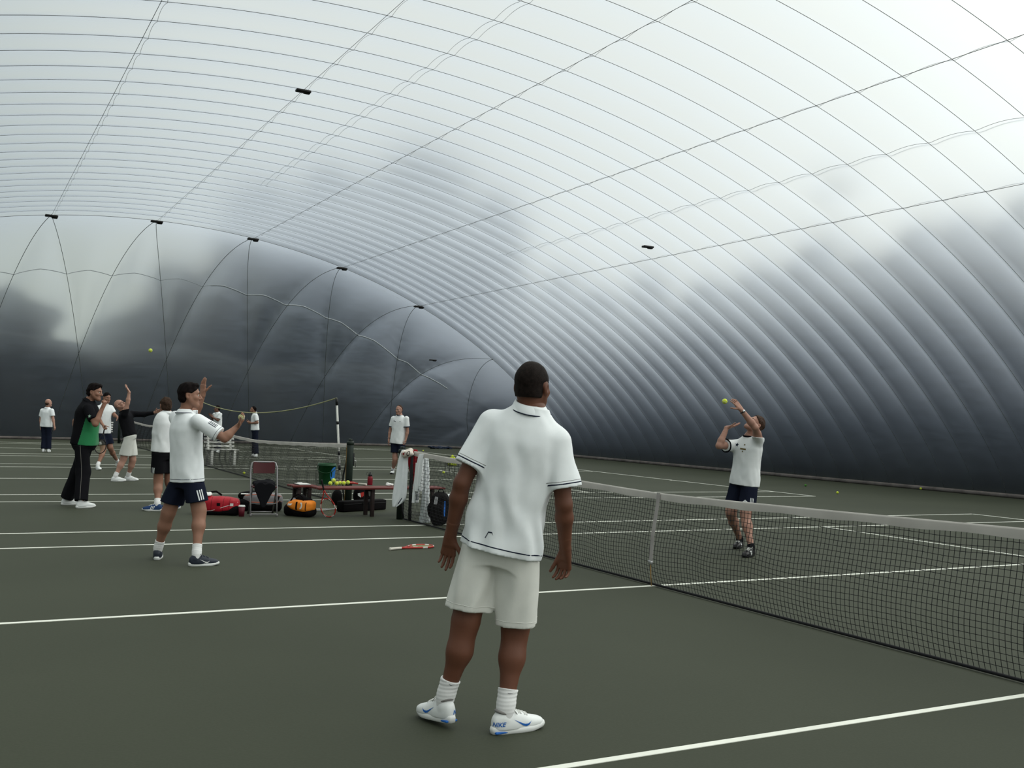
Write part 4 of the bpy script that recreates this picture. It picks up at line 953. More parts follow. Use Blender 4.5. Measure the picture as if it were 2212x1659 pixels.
# far people
P8 = person('bald man in white polo and navy trousers far left, standing with his back turned',
    dict(pel=(100, 917, 0), nk=(102.5, 881.5, 0), head=(104.8, 870, 0), shL=(91.5, 887, .05), shR=(112, 887, -.06), elL=(88, 905, .05), wrL=(88, 921, .02), elR=(114.5, 904, -.08), wrR=(117, 919, -.10), knL=(96.5, 947, 0), knR=(105, 947, 0)),
    dict(L=((89, 977), (100, 975)), R=((98, 977.5), (113, 975))), dict(f=(.55, 0, .8), u=(0, 1, 0)), SK4,
    dict(m=WHITE, hem=-.14, sleeve=.7, collar='polo', fold=.009, h=.014), dict(kind='trousers', m=NAVY, r=.088, r2=.082, fold=.005), s=1.0, h=.014, hh=.008, hd=.008, hair=dict(m=HAIRG, th=.003, line=.0, bald=-.01), seed=61,
    hands=dict(R=dict(to=(118.5, 927, -.1), n=(-1, 0, .2), th=(0, 0, 1)), L=dict(to=(88, 929, 0), n=(1, 0, 0), th=(0, 0, 1))), shoes=dict(m=SHW, sole=RUBW, h=.007))
P9 = person('dark-skinned man in white shirt far away behind the slatted bench, hands clasped',
    dict(pel=(470, 925, 0), nk=(470.5, 891.5, 0), head=(469, 883, 0), shR=(463, 895.5, .14), shL=(476, 895.5, -.14), elL=(471, 908, -.22), wrL=(459, 901, -.10), elR=(462, 907, .10), wrR=(456, 900, .02), knL=(472, 951, -.1), knR=(467, 951, .1)),
    dict(L=((476, 977), (465, 978)), R=((471, 974.5), (460, 975.5))), dict(f=(-.9, -.05, -.35), u=(0, 1, 0)), SK5,
    dict(m=WHITE2, hem=-.03, sleeve=.75, collar='polo', fold=.009, h=.014), dict(kind='trousers', m=NAVY, r=.088, r2=.082, fold=.005), s=.96, h=.014, hh=.008, hd=.008, hair=dict(m=HAIRK, th=.010, line=.0), seed=71, face=True,
    hands=dict(L=dict(to=(454, 895, 0), n=(-.2, .2, 1), th=(0, 1, 0), curl=(20, 24, 28, 30)), R=dict(to=(452, 894, .0), n=(.2, .2, -1), th=(0, 1, 0), curl=(20, 24, 28, 30))), shoes=dict(m=SHW, sole=RUBW, h=.007))
P10 = person('balding man in white shirt and navy trousers in profile beyond the second net',
    dict(pel=(551, 929, 0), nk=(550.5, 893.5, 0), head=(547, 885.5, 0), shL=(552.5, 898, -.17), shR=(551.5, 898, .17), elL=(556, 913, -.22), wrL=(542, 914, -.16), elR=(553, 911, .22), wrR=(540, 911.5, .12), knL=(552, 957, -.08), knR=(550, 957, .08)),
    dict(L=((559, 986.5), (546, 988)), R=((553, 984.5), (541, 986))), dict(f=(-.97, -.05, .1), u=(0, 1, 0)), SK3,
    dict(m=WHITE2, hem=.0, sleeve=.75, collar='polo', fold=.009, h=.014), dict(kind='trousers', m=NAVY, r=.088, r2=.082, fold=.005), s=.98, h=.014, hh=.008, hd=.008, hair=dict(m=HAIRK, th=.006, line=-.05), seed=81, face=True,
    hands=dict(L=dict(to=(533, 913, -.12), n=(0, .5, .8), th=(-.3, .8, 0)), R=dict(to=(531, 911.5, .0), n=(0, .5, -.8), th=(-.3, .8, 0))), shoes=dict(m=SHW, sole=RUBW, h=.007))
P11 = person('man in white navy-collared tee and navy shorts standing alone against the dark end wall',
    dict(pel=(859, 948, 0), nk=(864, 898, 0), head=(862, 885.5, -.02), shR=(850, 904.5, .06), shL=(878, 904.5, -.07), elR=(843, 931, .08), wrR=(840, 949, .02), elL=(880, 932, -.06), wrL=(876.5, 949, -.10), knR=(853.5, 993, -.02), knL=(868, 993, -.06)),
    dict(R=((856, 1021.5), (838, 1026)), L=((872, 1022.5), (859, 1028))), dict(f=(-.5, -.12, -.86), u=(0, 1, 0)), SK2,
    dict(m=WHITE2, hem=-.20, sleeve=.66, trim=TRIM, trimw=.012, trimoff=.010, hemtrim=False, collar='crew', fold=.009, h=.010), dict(kind='shorts', m=NAVY, frac=.66, r=.112), s=1.02, h=.011, hh=.006, hd=.006, hair=dict(m=HAIRB, th=.007, line=-.05), seed=91, face=True, watch='R',
    hands=dict(R=dict(to=(838, 960, -.0), n=(1, 0, .2), th=(0, 0, -1)), L=dict(to=(875, 961, -.1), n=(-1, 0, .2), th=(0, 0, -1))), shoes=dict(m=SHW, sole=RUBB, lace=SHN, h=.006), sock=dict(m=SOCK, frac=.22))
T = P11['T']
for r_ in (RECT(.07, .010), RECT(.02, .02, -.03, .03)): print_on(P11['shirt'], [r_], T.at(.74, .07, .25), -T.right(.7), T.u, TRIM, 'chest_emblem', dist=.3)
print_on(P11['shirt'], [RECT(.025, .012)], T.at(.76, -.08, .25), -T.right(.7), T.u, TRIM, 'chest_emblem', dist=.3)
# ------------------------------------------------------------------ nets and posts
CORD = mat('black_net_cord', (0.010, 0.010, 0.012), 0.8); TAPE = mat('greyed_white_tape', srgb(196, 191, 186), 0.85, var=.10, vscale=3); STRP = mat('grey_strap', srgb(165, 160, 158), .85); POSTG = mat('dark_green_paint', srgb(32, 42, 36), .5, var=.15); POSTT = mat('worn_tan_edge', srgb(120, 95, 50), .7, var=.3, vscale=12)
def tennis_net(label, p0, p1, hp, hm, cell, r, sag=.0, seed=1, strap=True, band=.065, group='tennis nets'):
    p0, p1 = np.array(p0, float), np.array(p1, float); L = np.linalg.norm(p1-p0); d = (p1-p0)/L; n = np.array([d[1], -d[0], 0]); mid = (p0+p1)/2
    root = thing('tennis_net', label, 'net', mid)
    def top(u): return hm + (hp-hm)*np.abs(2*u-1)**1.25
    nu = int(L/cell)+1; nv = int(hm/cell)+1; u = np.linspace(0, 1, nu); v = np.linspace(0, 1, nv); U, Vv = np.meshgrid(u, v, indexing='ij')
    rs = np.random.RandomState(seed); w = 0
    for _ in range(7): w = w + np.sin(U*rs.uniform(20, 130) + Vv*rs.uniform(-7, 7) + rs.uniform(0, 6.28))
    w2 = 0
    for _ in range(7): w2 = w2 + np.sin(U*rs.uniform(20, 130) + Vv*rs.uniform(-9, 9) + rs.uniform(0, 6.28))
    env = np.sin(PI*Vv)**.6
    z = .03 + (top(U)-.05-.03)*Vv + w*.0045*env
    off = -.10*np.sin(PI*Vv)*(1-Vv) - .02*(1-Vv) + w2*.006*env
    al = U*L + w2*.004*env
    G = p0 + al[..., None]*d + off[..., None]*n; G[..., 2] = z
    b = MB()
    for i in range(nu): b.tube(G[i], r, 3, cap=False)
    for k in range(1, nv-1): b.tube(G[:, k], r, 3, cap=False)
    b.build('net_mesh', CORD, root)
    b = MB(); uu = np.linspace(0, 1, 80); S = []
    for q in uu:
        c = p0 + d*q*L; t = top(q); wv = .006*math.sin(q*90)
        S.append([c + n*a + np.array([0, 0, t + z_ + wv*(z_ < -.03)]) for a, z_ in ((-.007, -band), (-.008, -.01), (-.004, .004), (.004, .004), (.008, -.01), (.007, -band), (.002, -band+.004), (-.002, -band+.004))])
    S = np.array(S); b.grid(np.concatenate([S, S[:, :1]], 1)); b.add(S[0], [tuple(range(8))]); b.add(S[-1], [tuple(range(7, -1, -1))]); b.build('headband', TAPE, root)
    b = MB(); b.tube([G[i, 0] + [0, 0, -.012] for i in range(0, nu, 3)], .012, 6); b.build('bottom_rope', CORD, root)
    for e in (0, -1):
        b = MB(); b.tube([G[e, k] for k in range(0, nv, 2)], .014, 6); b.build('side_rope', CORD, root)
    if strap:
        b = MB(); c = p0 + d*L/2; th = np.array([0, 0, 1.0])
        P = [(-.012, .93*hm + .07*hm + .006), (-.022, hm*.88), (-.07, hm*.55), (-.085, hm*.25)]
        Gs = np.array([[c + n*o_ + d*s_ + th*z_ for s_ in (-.026, .026)] for o_, z_ in P]); b.sheet(Gs, .004); s_ = b.build('centre_strap', STRP, root, smooth=False)
        b = MB(); b.box(c + n*-.087 + th*hm*.26, (.03, .05, .035), bev=.004); b.build('buckle', STEEL, s_)
        b = MB(); b.tube([c + n*-.086 + th*hm*.25, c + n*-.07 + th*.10 + d*.01, c + n*-.05 + th*.006 + d*.02], .006, 6); b.build('tie_rope', mat('yellowed_rope', srgb(150, 120, 75), .9), s_)
    return root, top, d, n
def net_post(label, p, h, r=.055, tan=False, s=1):
    p = np.array([p[0], p[1], 0.0]); t = thing('net_post', label, 'net post', p)
    b = MB(); b.lathe(p, [(r, 0), (r, h-.02), (r*.8, h), (.0001, h)], 20); b.build('post', POSTG, t)
    b = MB(); b.lathe(p + [0, 0, h-.06], [(r*1.12, 0), (r*1.12, .05), (r*.9, .065), (r*.6, .066)], 20); b.box(p + [0, 0, h+.02], (r*.8, r*1.6, .05), bev=.008); b.build('post_cap', POSTG, t)
    b = MB(); b.box(p + np.array([r*1.05, 0, h*.72]), (.03, .05, .22), bev=.006); k = b.build('winder', RUBB, t)
    b = MB(); b.tube([p + np.array([r*1.2, 0, h*.70]), p + np.array([r*1.9, 0, h*.70]), p + np.array([r*1.9, .01, h*.60])], .007, 6); b.build('crank', STEEL, k)
    if tan:
        b = MB(); b.box(p - CRH*(r*.98) + [0, 0, h*.49], (.012, .05, h*.9), R=np.stack([CRH, CFH, [0, 0, 1]], 1), bev=.003); b.build('worn_edge', POSTT, t)
    return t
N1 = tennis_net('long tennis net crossing the near court behind the man seen from behind', (0, -6.3, 0), (-.10, 6.24, 0), 1.055, .905, .0435, .0026, seed=3)
N2 = tennis_net('sagging tennis net of the second court, behind the folding chair', (-.15, 8.74, 0), (-.05, 21.6, 0), 1.05, .90, .055, .0032, seed=5, strap=False)
N3 = tennis_net('far tennis net of the third court, beyond the raised black sleeve', (0, 24.1, 0), (-.05, 36.9, 0), 1.05, .90, .08, .003, seed=6, strap=False)
net_post('dark green post at the far end of the near net, half under the hung clothes', (-.14, 6.33), 1.06)
net_post('dark green post with a tan edge behind the bench with the bucket', (-.16, 8.62), 1.10, .058, tan=True)
net_post('dark green post at the far end of the second net, behind the thrower', (-.05, 21.72), 1.08)
net_post('dark green post of the third net beside the jacketed man, hidden behind him', (0, 23.98), 1.08)
net_post('dark green post beside the far white bench, behind the black sweater', (-.14, 37.03), 1.08)
# practice cord on two tall sticks over the second net
PW = mat('white_pole_paint', srgb(205, 205, 200), .5); p0 = np.array([.24, 10.15, 0]); p1 = on_y(727, 860, 10.0)
pole = thing('pole', 'tall thin white pole with black bands leaning at the second net', 'pole', p0)
b = MB(); b.tube([p0, p1], .022, 10); b.build('shaft', PW, pole)
for a_, c_ in ((.28, .33), (.43, .47), (.74, .77), (.93, 1.0)):
    b = MB(); b.tube([p0 + (p1-p0)*a_, p0 + (p1-p0)*c_], .0245, 10); b.build('black_band', RUBB, pole)
q0 = np.array([.0, 20.6, 0]); q1 = on_y(431, 866, 20.6); q0[:2] = q1[:2]
pole2 = thing('pole', 'thin white pole at the far end of the second net, behind the thrower', 'pole', q0)
b = MB(); b.tube([q0, q1], .018, 8); b.build('shaft', PW, pole2); b = MB(); b.tube([q0 + (q1-q0)*.95, q1 + [0, 0, .01]], .021, 8); b.build('black_band', RUBB, pole2)
u = np.linspace(0, 1, 40)[:, None]; P = q1*(1-u) + p1*u; P[:, 2] -= (.30*4*u*(1-u))[:, 0]
b = MB(); b.tube(P, .011, 6); tag(b.build('cord', mat('yellowish_cord', srgb(165, 165, 125), .8), base=P[20]), 'yellowish cord sagging between the two white poles above the second net', 'cord')

# ------------------------------------------------------------------ balls
BALL = mat('yellow_felt', (0.56, 0.66, 0.035), .9, var=.08, vscale=40, bump=.3, bscale=300, sheen=.3); SEAM = mat('ball_seam', (.75, .78, .65), .8); BALLO = mat('worn_felt', srgb(165, 165, 120), .95, var=.1, vscale=40, bump=.3, bscale=300); BALLG = mat('green_felt', srgb(70, 130, 50), .95, var=.1, vscale=40)
def ball_mesh():
    bm = bmesh.new(); bmesh.ops.create_icosphere(bm, subdivisions=3, radius=.033); V = [v.co[:] for v in bm.verts]; F = [[v.index for v in f.verts] for f in bm.faces]; bm.free(); return V, F
V, F = ball_mesh(); proto = mesh_obj('tennis_ball', V, F, BALL); 
t = np.linspace(0, 2*PI, 60, endpoint=False); a_ = .44; S = np.stack([np.cos(t)*(1-a_) + a_*np.cos(3*t), np.sin(t)*(1-a_) - a_*np.sin(3*t), 2*math.sqrt(a_*(1-a_))*np.sin(2*t)], 1); S = S/np.linalg.norm(S, axis=1)[:, None]*.0331
b = MB(); b.tube(S, .0011, 4, closed=True); seam0 = b.build('seam', SEAM, proto)
first = [True]; used_rot = [0]
def ball(p, label, group=None, m=None, seam=True):
    if first[0]: o = proto; first[0] = False; sm = seam0
    else:
        o = proto.copy(); COL.objects.link(o)
        if seam: sm = seam0.copy(); COL.objects.link(sm); sm.parent = o
    used_rot[0] += 1; o.location = Vector(p); o.rotation_euler = (used_rot[0]*1.3, used_rot[0]*.7, used_rot[0]*2.1)
    if m is not None: o.data = o.data.copy(); o.data.materials[0] = m
    return tag(o, label, 'ball', group)
ball(at_depth(1565.5, 867, P2['D']-.45), 'yellow tennis ball in the air just left of the server\'s raised hand')
ball(at_depth(325, 757, 17.2), 'yellow tennis ball high in the air above the heads on the left')
Jt = P3['J']; d = unit(Jt['hdR']); ball(at_depth(521.5, 901.5, depth_of(Jt['wrR']) - .005), 'pale worn tennis ball held in the thrower\'s open hand', m=BALLO)
for (px, py, lb, m_) in ((527, 1025, 'yellow tennis ball lying under the second net, left of the folding chair', None), (958, 1023, 'yellow tennis ball on the floor just left of the ball basket', None), (914, 975, 'tiny yellow ball far back at the foot of the dark end wall', None),
    (1740, 1051, 'green tennis ball on the floor by the right wall, nearest to the server', BALLG), (1809, 1067, 'yellow ball on the floor in front of the right wall beyond the court corner', None), (1989, 1058, 'yellow ball against the foot of the right wall, left one of the pair', None), (2070, 1065, 'yellow ball against the foot of the right wall, rightmost of all', None)):
    p = on_floor(px, py); ball((p[0], p[1], .034), lb, m=m_, seam=False)

# ------------------------------------------------------------------ maroon benches and what stands on them
MAROON = mat('maroon_painted_wood', srgb(98, 42, 38), .55, var=.2, vscale=8, stretch=(1, 8, 8)); DKWOOD = mat('dark_brown_wood', srgb(38, 26, 25), .7, var=.2)
BZ = .45
def bench(label, A, B, w, legs, nplank=3):
    A, B = np.array([A[0], A[1], 0.]), np.array([B[0], B[1], 0.]); d = unit(B-A); L = np.linalg.norm(B-A); n = np.array([-d[1], d[0], 0]); c = (A+B)/2 + n*w/2; R = np.stack([d, n, [0, 0, 1]], 1)
    t = thing('bench', label, 'bench', c)
    for i in range(nplank):
        b = MB(); b.box(c + n*w*((i+.5)/nplank-.5) + [0, 0, BZ-.016], (L, w/nplank-.008, .032), R, bev=.006); b.build('seat_plank', MAROON, t)
    for x in legs:
        for q in (-1, 1):
            b = MB(); b.box(A + d*x*L + n*(w/2 + q*(w/2-.05)) + [0, 0, (BZ-.06)/2], (.055, .055, BZ-.06), R, bev=.004); b.build('leg', DKWOOD, t)
        b = MB(); b.box(A + d*x*L + n*w/2 + [0, 0, BZ-.05], (.05, w-.03, .036), R, bev=.004); b.build('cross_rail', DKWOOD, t)
    return t, d, n, R, A
A = on_floor(688.5, 1053.5, BZ); B = on_floor(963, 1053, BZ); BN = bench('long maroon plank bench carrying the bucket, balls and bottle', A, B, .38, (.42, .90))
B2 = np.array([*A[:2], 0.]) + BN[1]*.13 + BN[2]*.46; A2 = B2 - BN[1]*.385; B2n = bench('short maroon bench left of the bucket with papers on it', A2, B2, .33, (.30, .72))
def on_bench(px, py, dz=0.0): p = on_floor(px, py, BZ+dz); p[2] = BZ + .001; return p
# bucket
BK = mat('green_bucket_plastic', srgb(18, 66, 36), .4, var=.08); p = on_bench(705, 1046); sc = depth_of(p)/FOC
bk = thing('bucket', 'dark green bucket standing on the maroon bench', 'bucket', p)
R1, HH_ = 19.5*sc, 45*sc
b = MB(); b.lathe(p, [(.0001, 0), (R1*.80, 0), (R1*.82, .01), (R1*.97, HH_*.88), (R1*1.05, HH_*.88), (R1*1.05, HH_*.93), (R1*.99, HH_*.94), (R1*1.03, HH_), (R1*.96, HH_), (R1*.92, HH_*.85), (R1*.76, .015), (.0001, .012)], 36); bko = b.build('pail', BK, bk)
b = MB(); b.tube([p + CRH*R1*1.06*math.cos(a) - CFH*R1*1.0*math.sin(a)*.95 + np.array([0, 0, HH_*.86 - .10*math.sin(a)]) for a in np.linspace(0, PI, 24)], .006, 6); b.build('handle', BK, bk)
lb = decal(bvh_obj(bko), [[(.075*math.cos(a), .115*math.sin(a)) for a in np.linspace(0, 2*PI, 26, endpoint=False)]], p + np.array([0, 0, HH_*.50]) + unit(CRH*.95 - CFH*.35)*.3, unit(CRH*.35 + CFH*.95), np.array([0, 0, 1.]), sub=2, dist=.3); lb.build('blue_label', mat('blue_label', srgb(40, 110, 190), .5), bk)
bl_ = [(713.5, 1044, 'leftmost yellow ball of the row on the bench, in front of the bucket'), (727.0, 1044, 'second yellow ball from the left in the bench row'), (734.0, 1043, 'third yellow ball of the bench row, partly behind its neighbours'), (742.5, 1043.5, 'yellow ball second from the right in the bench row'), (751.5, 1042, 'rightmost yellow ball of the bench row, beside the green post')]
row = []
for px, py, lb_ in bl_:
    q = on_floor(px, py, BZ+.034); row.append(q)
for i in range(1, 5):                                                # a row that touches without overlapping
    v = row[i]-row[i-1]; dd = np.linalg.norm(v)
    if dd < .0665: row[i] = row[i-1] + v/dd*.0665
for q, (_, _, lb_) in zip(row, bl_): ball((q[0], q[1], BZ+.033), lb_, 'balls on the bench')
q = (row[0]+row[1])/2; g_ = np.linalg.norm(row[0]-row[1])/2; ball((q[0], q[1], BZ+.033 + math.sqrt(max(.066**2-g_**2, .0015)) + .005), 'yellow ball resting on top of the bench row', 'balls on the bench')
# bottle
RED = mat('dark_red_bottle', srgb(120, 20, 35), .35, var=.05); p = on_bench(799, 1048); sc = depth_of(p)/FOC; t = thing('bottle', 'dark red drinking bottle with black cap on the bench', 'bottle', p); r_, h_ = 5.6*sc, 28*sc
b = MB(); b.lathe(p, [(.0001, 0), (r_*.95, 0), (r_, .006), (r_, h_*.52), (r_*.95, h_*.60), (r_*.72, h_*.68), (r_*.7, h_*.70), (.0001, h_*.7)], 24); b.build('body', RED, t)
b = MB(); b.lathe(p + [0, 0, h_*.69], [(r_*.78, 0), (r_*.78, h_*.14), (r_*.42, h_*.17), (r_*.38, h_*.28), (r_*.25, h_*.31), (.0001, h_*.31)], 20); cp = b.build('cap', RUBB, t)
b = MB(); b.tube([p + CRH*(-r_*1.05 + r_*.45*math.cos(a)) + np.array([0, 0, h_*.86 + h_*.12*math.sin(a)]) for a in np.linspace(0, 2*PI, 18, endpoint=False)], .002, 5, closed=True); b.build('loop', RUBB, cp)
# papers, tissue
PAPER = mat('white_paper', (.72, .72, .70), .8)
p = (A2+B2)/2 + BN[2]*.165; p[2] = BZ + .001; b = MB(); R = np.stack([BN[1], BN[2], [0, 0, 1]], 1); t = thing('clipboard', 'white papers on a board on the short bench left of the bucket', 'papers', p)
b.box(p + [0, 0, .004], (.20, .28, .006), R, bev=.001); b.build('board', DKWOOD, t); b = MB(); b.box(p + [0.01, 0, .012], (.185, .26, .008), R); b.build('sheets', PAPER, t, smooth=False); b = MB(); b.box(p + BN[2]*.12 + [0, 0, .022], (.08, .03, .012), R, bev=.003); b.build('clip', STEEL, t)
p = on_bench(841, 1050); F_ = Field(); F_.ell(p + [0, 0, .022], (.055, .04, .024), k=0); F_.ell(p + [.04, 0.01, .018], (.03, .03, .018), k=.01); F_.add(lambda P: .006*noise3(P, 5, 60), [-1e9]*3, [1e9]*3, 0, 'd'); F_.cut(p, (0, 0, -1)); V, Fc = F_.mesh(.005); tag(mesh_obj('tissue', V, Fc, PAPER, base=p), 'crumpled white tissue at the right end of the bench by the hung jacket', 'tissue')
# rackets
STR = mat('racket_string', srgb(175, 170, 130), .6); FRR = mat('red_racket_frame', srgb(170, 45, 38), .35, var=.05); FRW = mat('white_racket_frame', srgb(205, 200, 195), .4); FRK = mat('black_racket_frame', srgb(25, 22, 24), .4); GRW = mat('white_grip_tape', srgb(205, 200, 190), .8); GRK = mat('black_grip_tape', srgb(28, 26, 28), .8); FRS = mat('silver_racket_frame', srgb(150, 152, 158), .35)
def racket(label, butt, d, side, frame_m, grip_m, accent=None, s=1.0):
    """butt end, direction to the head, sideways axis in the plane of the strings"""
    d = unit(d); side = unit(np.asarray(side) - d*np.dot(side, d)); n = np.cross(d, side); butt = np.asarray(butt, float)
    L = lambda x, y, z=0: butt + (d*x + side*y + n*z)*s
    t = thing('tennis_racket', label, 'racket', butt)
    T_ = np.linspace(0, 2*PI, 64, endpoint=False); hd_ = [L(.515 - .170*math.cos(a), .130*math.sin(a)*(1 - .06*math.cos(a))) for a in T_]
    b = MB(); b.tube(hd_, .0115*s, 8, closed=True, flat=.75)
    for q in (-1, 1): b.tube([L(.185, q*.006), L(.24, q*.016), L(.30, q*.045), L(.375, q*.085), L(.43, q*.112)], [.011*s, .0105*s, .010*s, .010*s, .010*s], 8)
    fo = b.build('frame', frame_m, t)
    if accent is not None:
        for i0 in (4, 14, 26, 37, 49, 57):
            b = MB(); b.tube(hd_[i0:i0+5], .0122*s, 8, flat=.78); b.build('paint_band', accent, fo)
    b = MB(); b.tube([L(-.004, 0), L(0, 0), L(.012, 0), L(.02, 0), L(.185, 0), L(.195, 0)], [.010*s, .0185*s, .0185*s, .0160*s, .0150*s, .011*s], 10); b.build('grip', grip_m, t)
    b = MB()
    for y in np.linspace(-.110, .110, 14):
        h_ = .165*math.sqrt(max(0, 1-(y/.128)**2)); b.tube([L(.515-h_, y), L(.515+h_, y)], .0008*s, 3, cap=False)
    for x in np.linspace(-.145, .145, 17):
        w_ = .126*math.sqrt(max(0, 1-(x/.168)**2)); b.tube([L(.515+x, -w_), L(.515+x, w_)], .0008*s, 3, cap=False)
    b.build('strings', STR, t); return t
tip = on_floor(713, 1118); bt_ = at_depth(694.5, 1037, depth_of(A) - .03); racket('red and white racket standing on its head, leaning against the maroon bench', bt_ , tip-bt_ + np.array([0, 0, .012]), CRH - CFH*.1, FRR, GRK, FRW, s=np.linalg.norm(tip-bt_)/.697)
a0, a1 = on_floor(842, 1186, .018), on_floor(920, 1179, .014); racket('red racket with a white grip lying alone on the near court floor', a0, a1-a0, np.cross([0, 0, 1.0], a1-a0), FRR, GRW, FRW, s=.98)
a0 = on_floor(791, 1047, BZ+.018); a1 = on_floor(762, 1044, BZ+.018); a0[2] = a1[2] = BZ+.0195; a1 = a0 - BN[1]*.20 + BN[2]*.60; racket('red racket with white grip lying on the bench left of the bottle', a0, a1-a0, np.cross([0, 0, 1.0], a1-a0), FRR, GRW)
a0 = on_floor(742, 1099, .02); a1 = on_floor(690, 1101, .02); a0[2] = a1[2] = .02; racket('silver racket lying on the floor behind the leaning red racket', a0, a1-a0, np.cross([0, 0, 1.0], a1-a0), FRS, GRW, s=.95)
hp = P7['J']['wrR'] + unit(P7['J']['hdR'])*.07; hd2 = at_depth(209, 1002, depth_of(hp) - .15); racket('dark racket hanging down from the hand of the man in the white tee', hp - unit(hd2-hp)*.05, hd2-hp, CRH, FRK, GRK, s=1.0)

# ------------------------------------------------------------------ folding chair with a black jacket
TUBE = mat('grey_steel_tube', srgb(138, 136, 138), .35, metal=.5); MSEAT = mat('maroon_vinyl', srgb(70, 24, 28), .45, var=.08)
fl_, fr2 = on_floor(541, 1116), on_floor(598, 1116); c = (fl_+fr2)/2; xw = unit(fr2-fl_); yw = np.array([-xw[1], xw[0], 0]); Wc = np.linalg.norm(fr2-fl_); Rch = np.stack([xw, yw, [0, 0, 1]], 1)
ch = thing('folding_chair', 'maroon and grey steel folding chair with a black jacket over its seat', 'chair', c); Lc = lambda x, y, z: c + Rch @ np.array([x, y, z])
hw = Wc/2
b = MB(); up = [(-hw, 0, .0), (-hw*1.0, .10, .30), (-hw*1.02, .20, .62), (-hw*1.0, .22, .72), (-hw*.90, .235, .785), (-hw*.75, .24, .80)]; P_ = [Lc(*q) for q in up] + [Lc(-q[0], q[1], q[2]) for q in up[::-1]]; b.tube(P_, .0125, 8); b.build('front_frame', TUBE, ch)
b = MB(); lo_ = [(-hw*.92, .05, .42), (-hw*.92, .22, .22), (-hw*.95, .44, .0)]
for q in (-1, 1): b.tube([Lc(q*-1*x if False else q*abs(x), y, z) for x, y, z in lo_], .0115, 8)
b.tube([Lc(-hw*.95, .42, .03), Lc(hw*.95, .42, .03)], .010, 8); b.build('rear_frame', TUBE, ch)
b = MB(); b.tube([Lc(-hw, .015, .05), Lc(-hw*.9, .012, .035), Lc(hw*.9, .012, .035), Lc(hw, .015, .05)], .009, 8); b.tube([Lc(-hw, .065, .19), Lc(hw, .065, .19)], .008, 8); b.build('cross_bar', TUBE, ch)
b = MB(); Gs = np.array([[Lc(x*hw*.86*(1-.06*abs(z)), .215 + .02*(1-x*x) + .012*z, .715 + z*.085) for z in np.linspace(-1, 1, 7)] for x in np.linspace(-1, 1, 13)]); b.sheet(Gs, .018); b.build('backrest', MSEAT, ch)
b = MB(); b.box(Lc(0, .20, .435), (Wc*.92, .40, .026), Rch, bev=.010); b.build('seat', MSEAT, ch)
for k_ in range(4):
    q = [(-hw, 0, 0), (hw, 0, 0), (-hw*.95, .44, 0), (hw*.95, .44, 0)][k_]; b = MB(); b.lathe(Lc(*q) + [0, 0, .0], [(.016, 0), (.017, .03), (.0135, .04)], 10); b.build('rubber_foot', RUBB if k_ > 1 else mat('grey_rubber', srgb(120, 118, 118), .7), ch)
# the jacket on it
F_ = Field(); pj = Lc(0, .0, .45)
F_.rbox(Lc(.0, .19, .476), (.155, .15, .020), Rch, .02, 0); F_.ell(Lc(.02, .16, .500), (.13, .12, .034), Rch, .03); F_.ell(Lc(.07, .22, .515), (.07, .07, .035), Rch, .03)
F_.rbox(Lc(.0, -.022, .44), (.14, .018, .04), Rch, .018, .03); F_.cone(Lc(-.07, -.030, .43), Lc(-.02, -.032, .16), .085, .030, .03); F_.cone(Lc(.06, -.030, .43), Lc(-.01, -.03, .20), .075, .035, .04)
sq = lambda P: .005*noise3(P, 77, 26); F_.add(sq, [-1e9]*3, [1e9]*3, 0, 'd')
yf = Lc(0, -.055, 0); F_.cut(yf, -yw); yb = Lc(0, -.012, .0)
F_.add(lambda P: np.minimum((P-Lc(0, -.014, 0)) @ yw, 9.) - 0*P[:, 0] if False else np.where(P[:, 2] < .452, (P-Lc(0, -.014, 0)) @ yw, -1.0), [-1e9]*3, [1e9]*3, 0, 'i')
V, Fc = F_.mesh(.007); tag(mesh_obj('jacket', V, Fc, BLACK, base=pj), 'black jacket folded over the seat of the maroon chair, one sleeve hanging', 'jacket')

# ------------------------------------------------------------------ bags and cup
def soft(label, name, cat, c, R, parts, h=.008, noise=.006, seed=1, floor=True):
    t = thing(name, label, cat, c); out = []
    for nm, m_, build in parts:
        F_ = Field(); build(F_, lambda x, y, z: np.asarray(c) + R @ np.array([x, y, z]))
        F_.add(lambda P: noise*noise3(P, seed, 16), [-1e9]*3, [1e9]*3, 0, 'd')
        if floor: F_.cut((0, 0, .002), (0, 0, -1))
        V, Fc = F_.mesh(h); out.append(mesh_obj(nm, V, Fc, m_, t))
    return t, out
BAGR = mat('red_bag_cloth', srgb(165, 22, 38), .55, var=.10, bump=.1); BAGK = mat('black_bag_cloth', srgb(15, 13, 15), .8, var=.2, bump=.15, spec=.08); BAGG = mat('grey_bag_cloth', srgb(125, 122, 125), .7, var=.08); BAGO = mat('orange_bag_cloth', srgb(225, 130, 35), .6, var=.12, vscale=10); BAGOR = mat('orange_piping', srgb(200, 105, 75), .6); BAGS = mat('silver_bag_cloth', srgb(165, 165, 168), .5)
def bagframe(pa, pb):
    a, b_ = on_floor(*pa), on_floor(*pb); x = unit(b_-a); return a, b_, np.stack([x, np.array([-x[1], x[0], 0]), [0, 0, 1.]], 1)
a, b_, R = bagframe((445, 1113), (514, 1115)); c = b_ - R[:, 0]*.34 + R[:, 1]*.15; c[2] = 0
t, o = soft('red racket bag with black base lying beside the paper cup', 'racket_bag', 'bag', c, R, [
    ('base', BAGK, lambda F, L: (F.rbox(L(.0, 0, .075), (.335, .14, .075), R, .05), )), ('red_shell', BAGR, lambda F, L: (F.ell(L(-.02, -.01, .150), (.345, .150, .125), R, 0, pw=3.0), F.cone(L(-.20, -.11, .06), L(.24, -.11, .20), .03, .03, .03)))], seed=11)
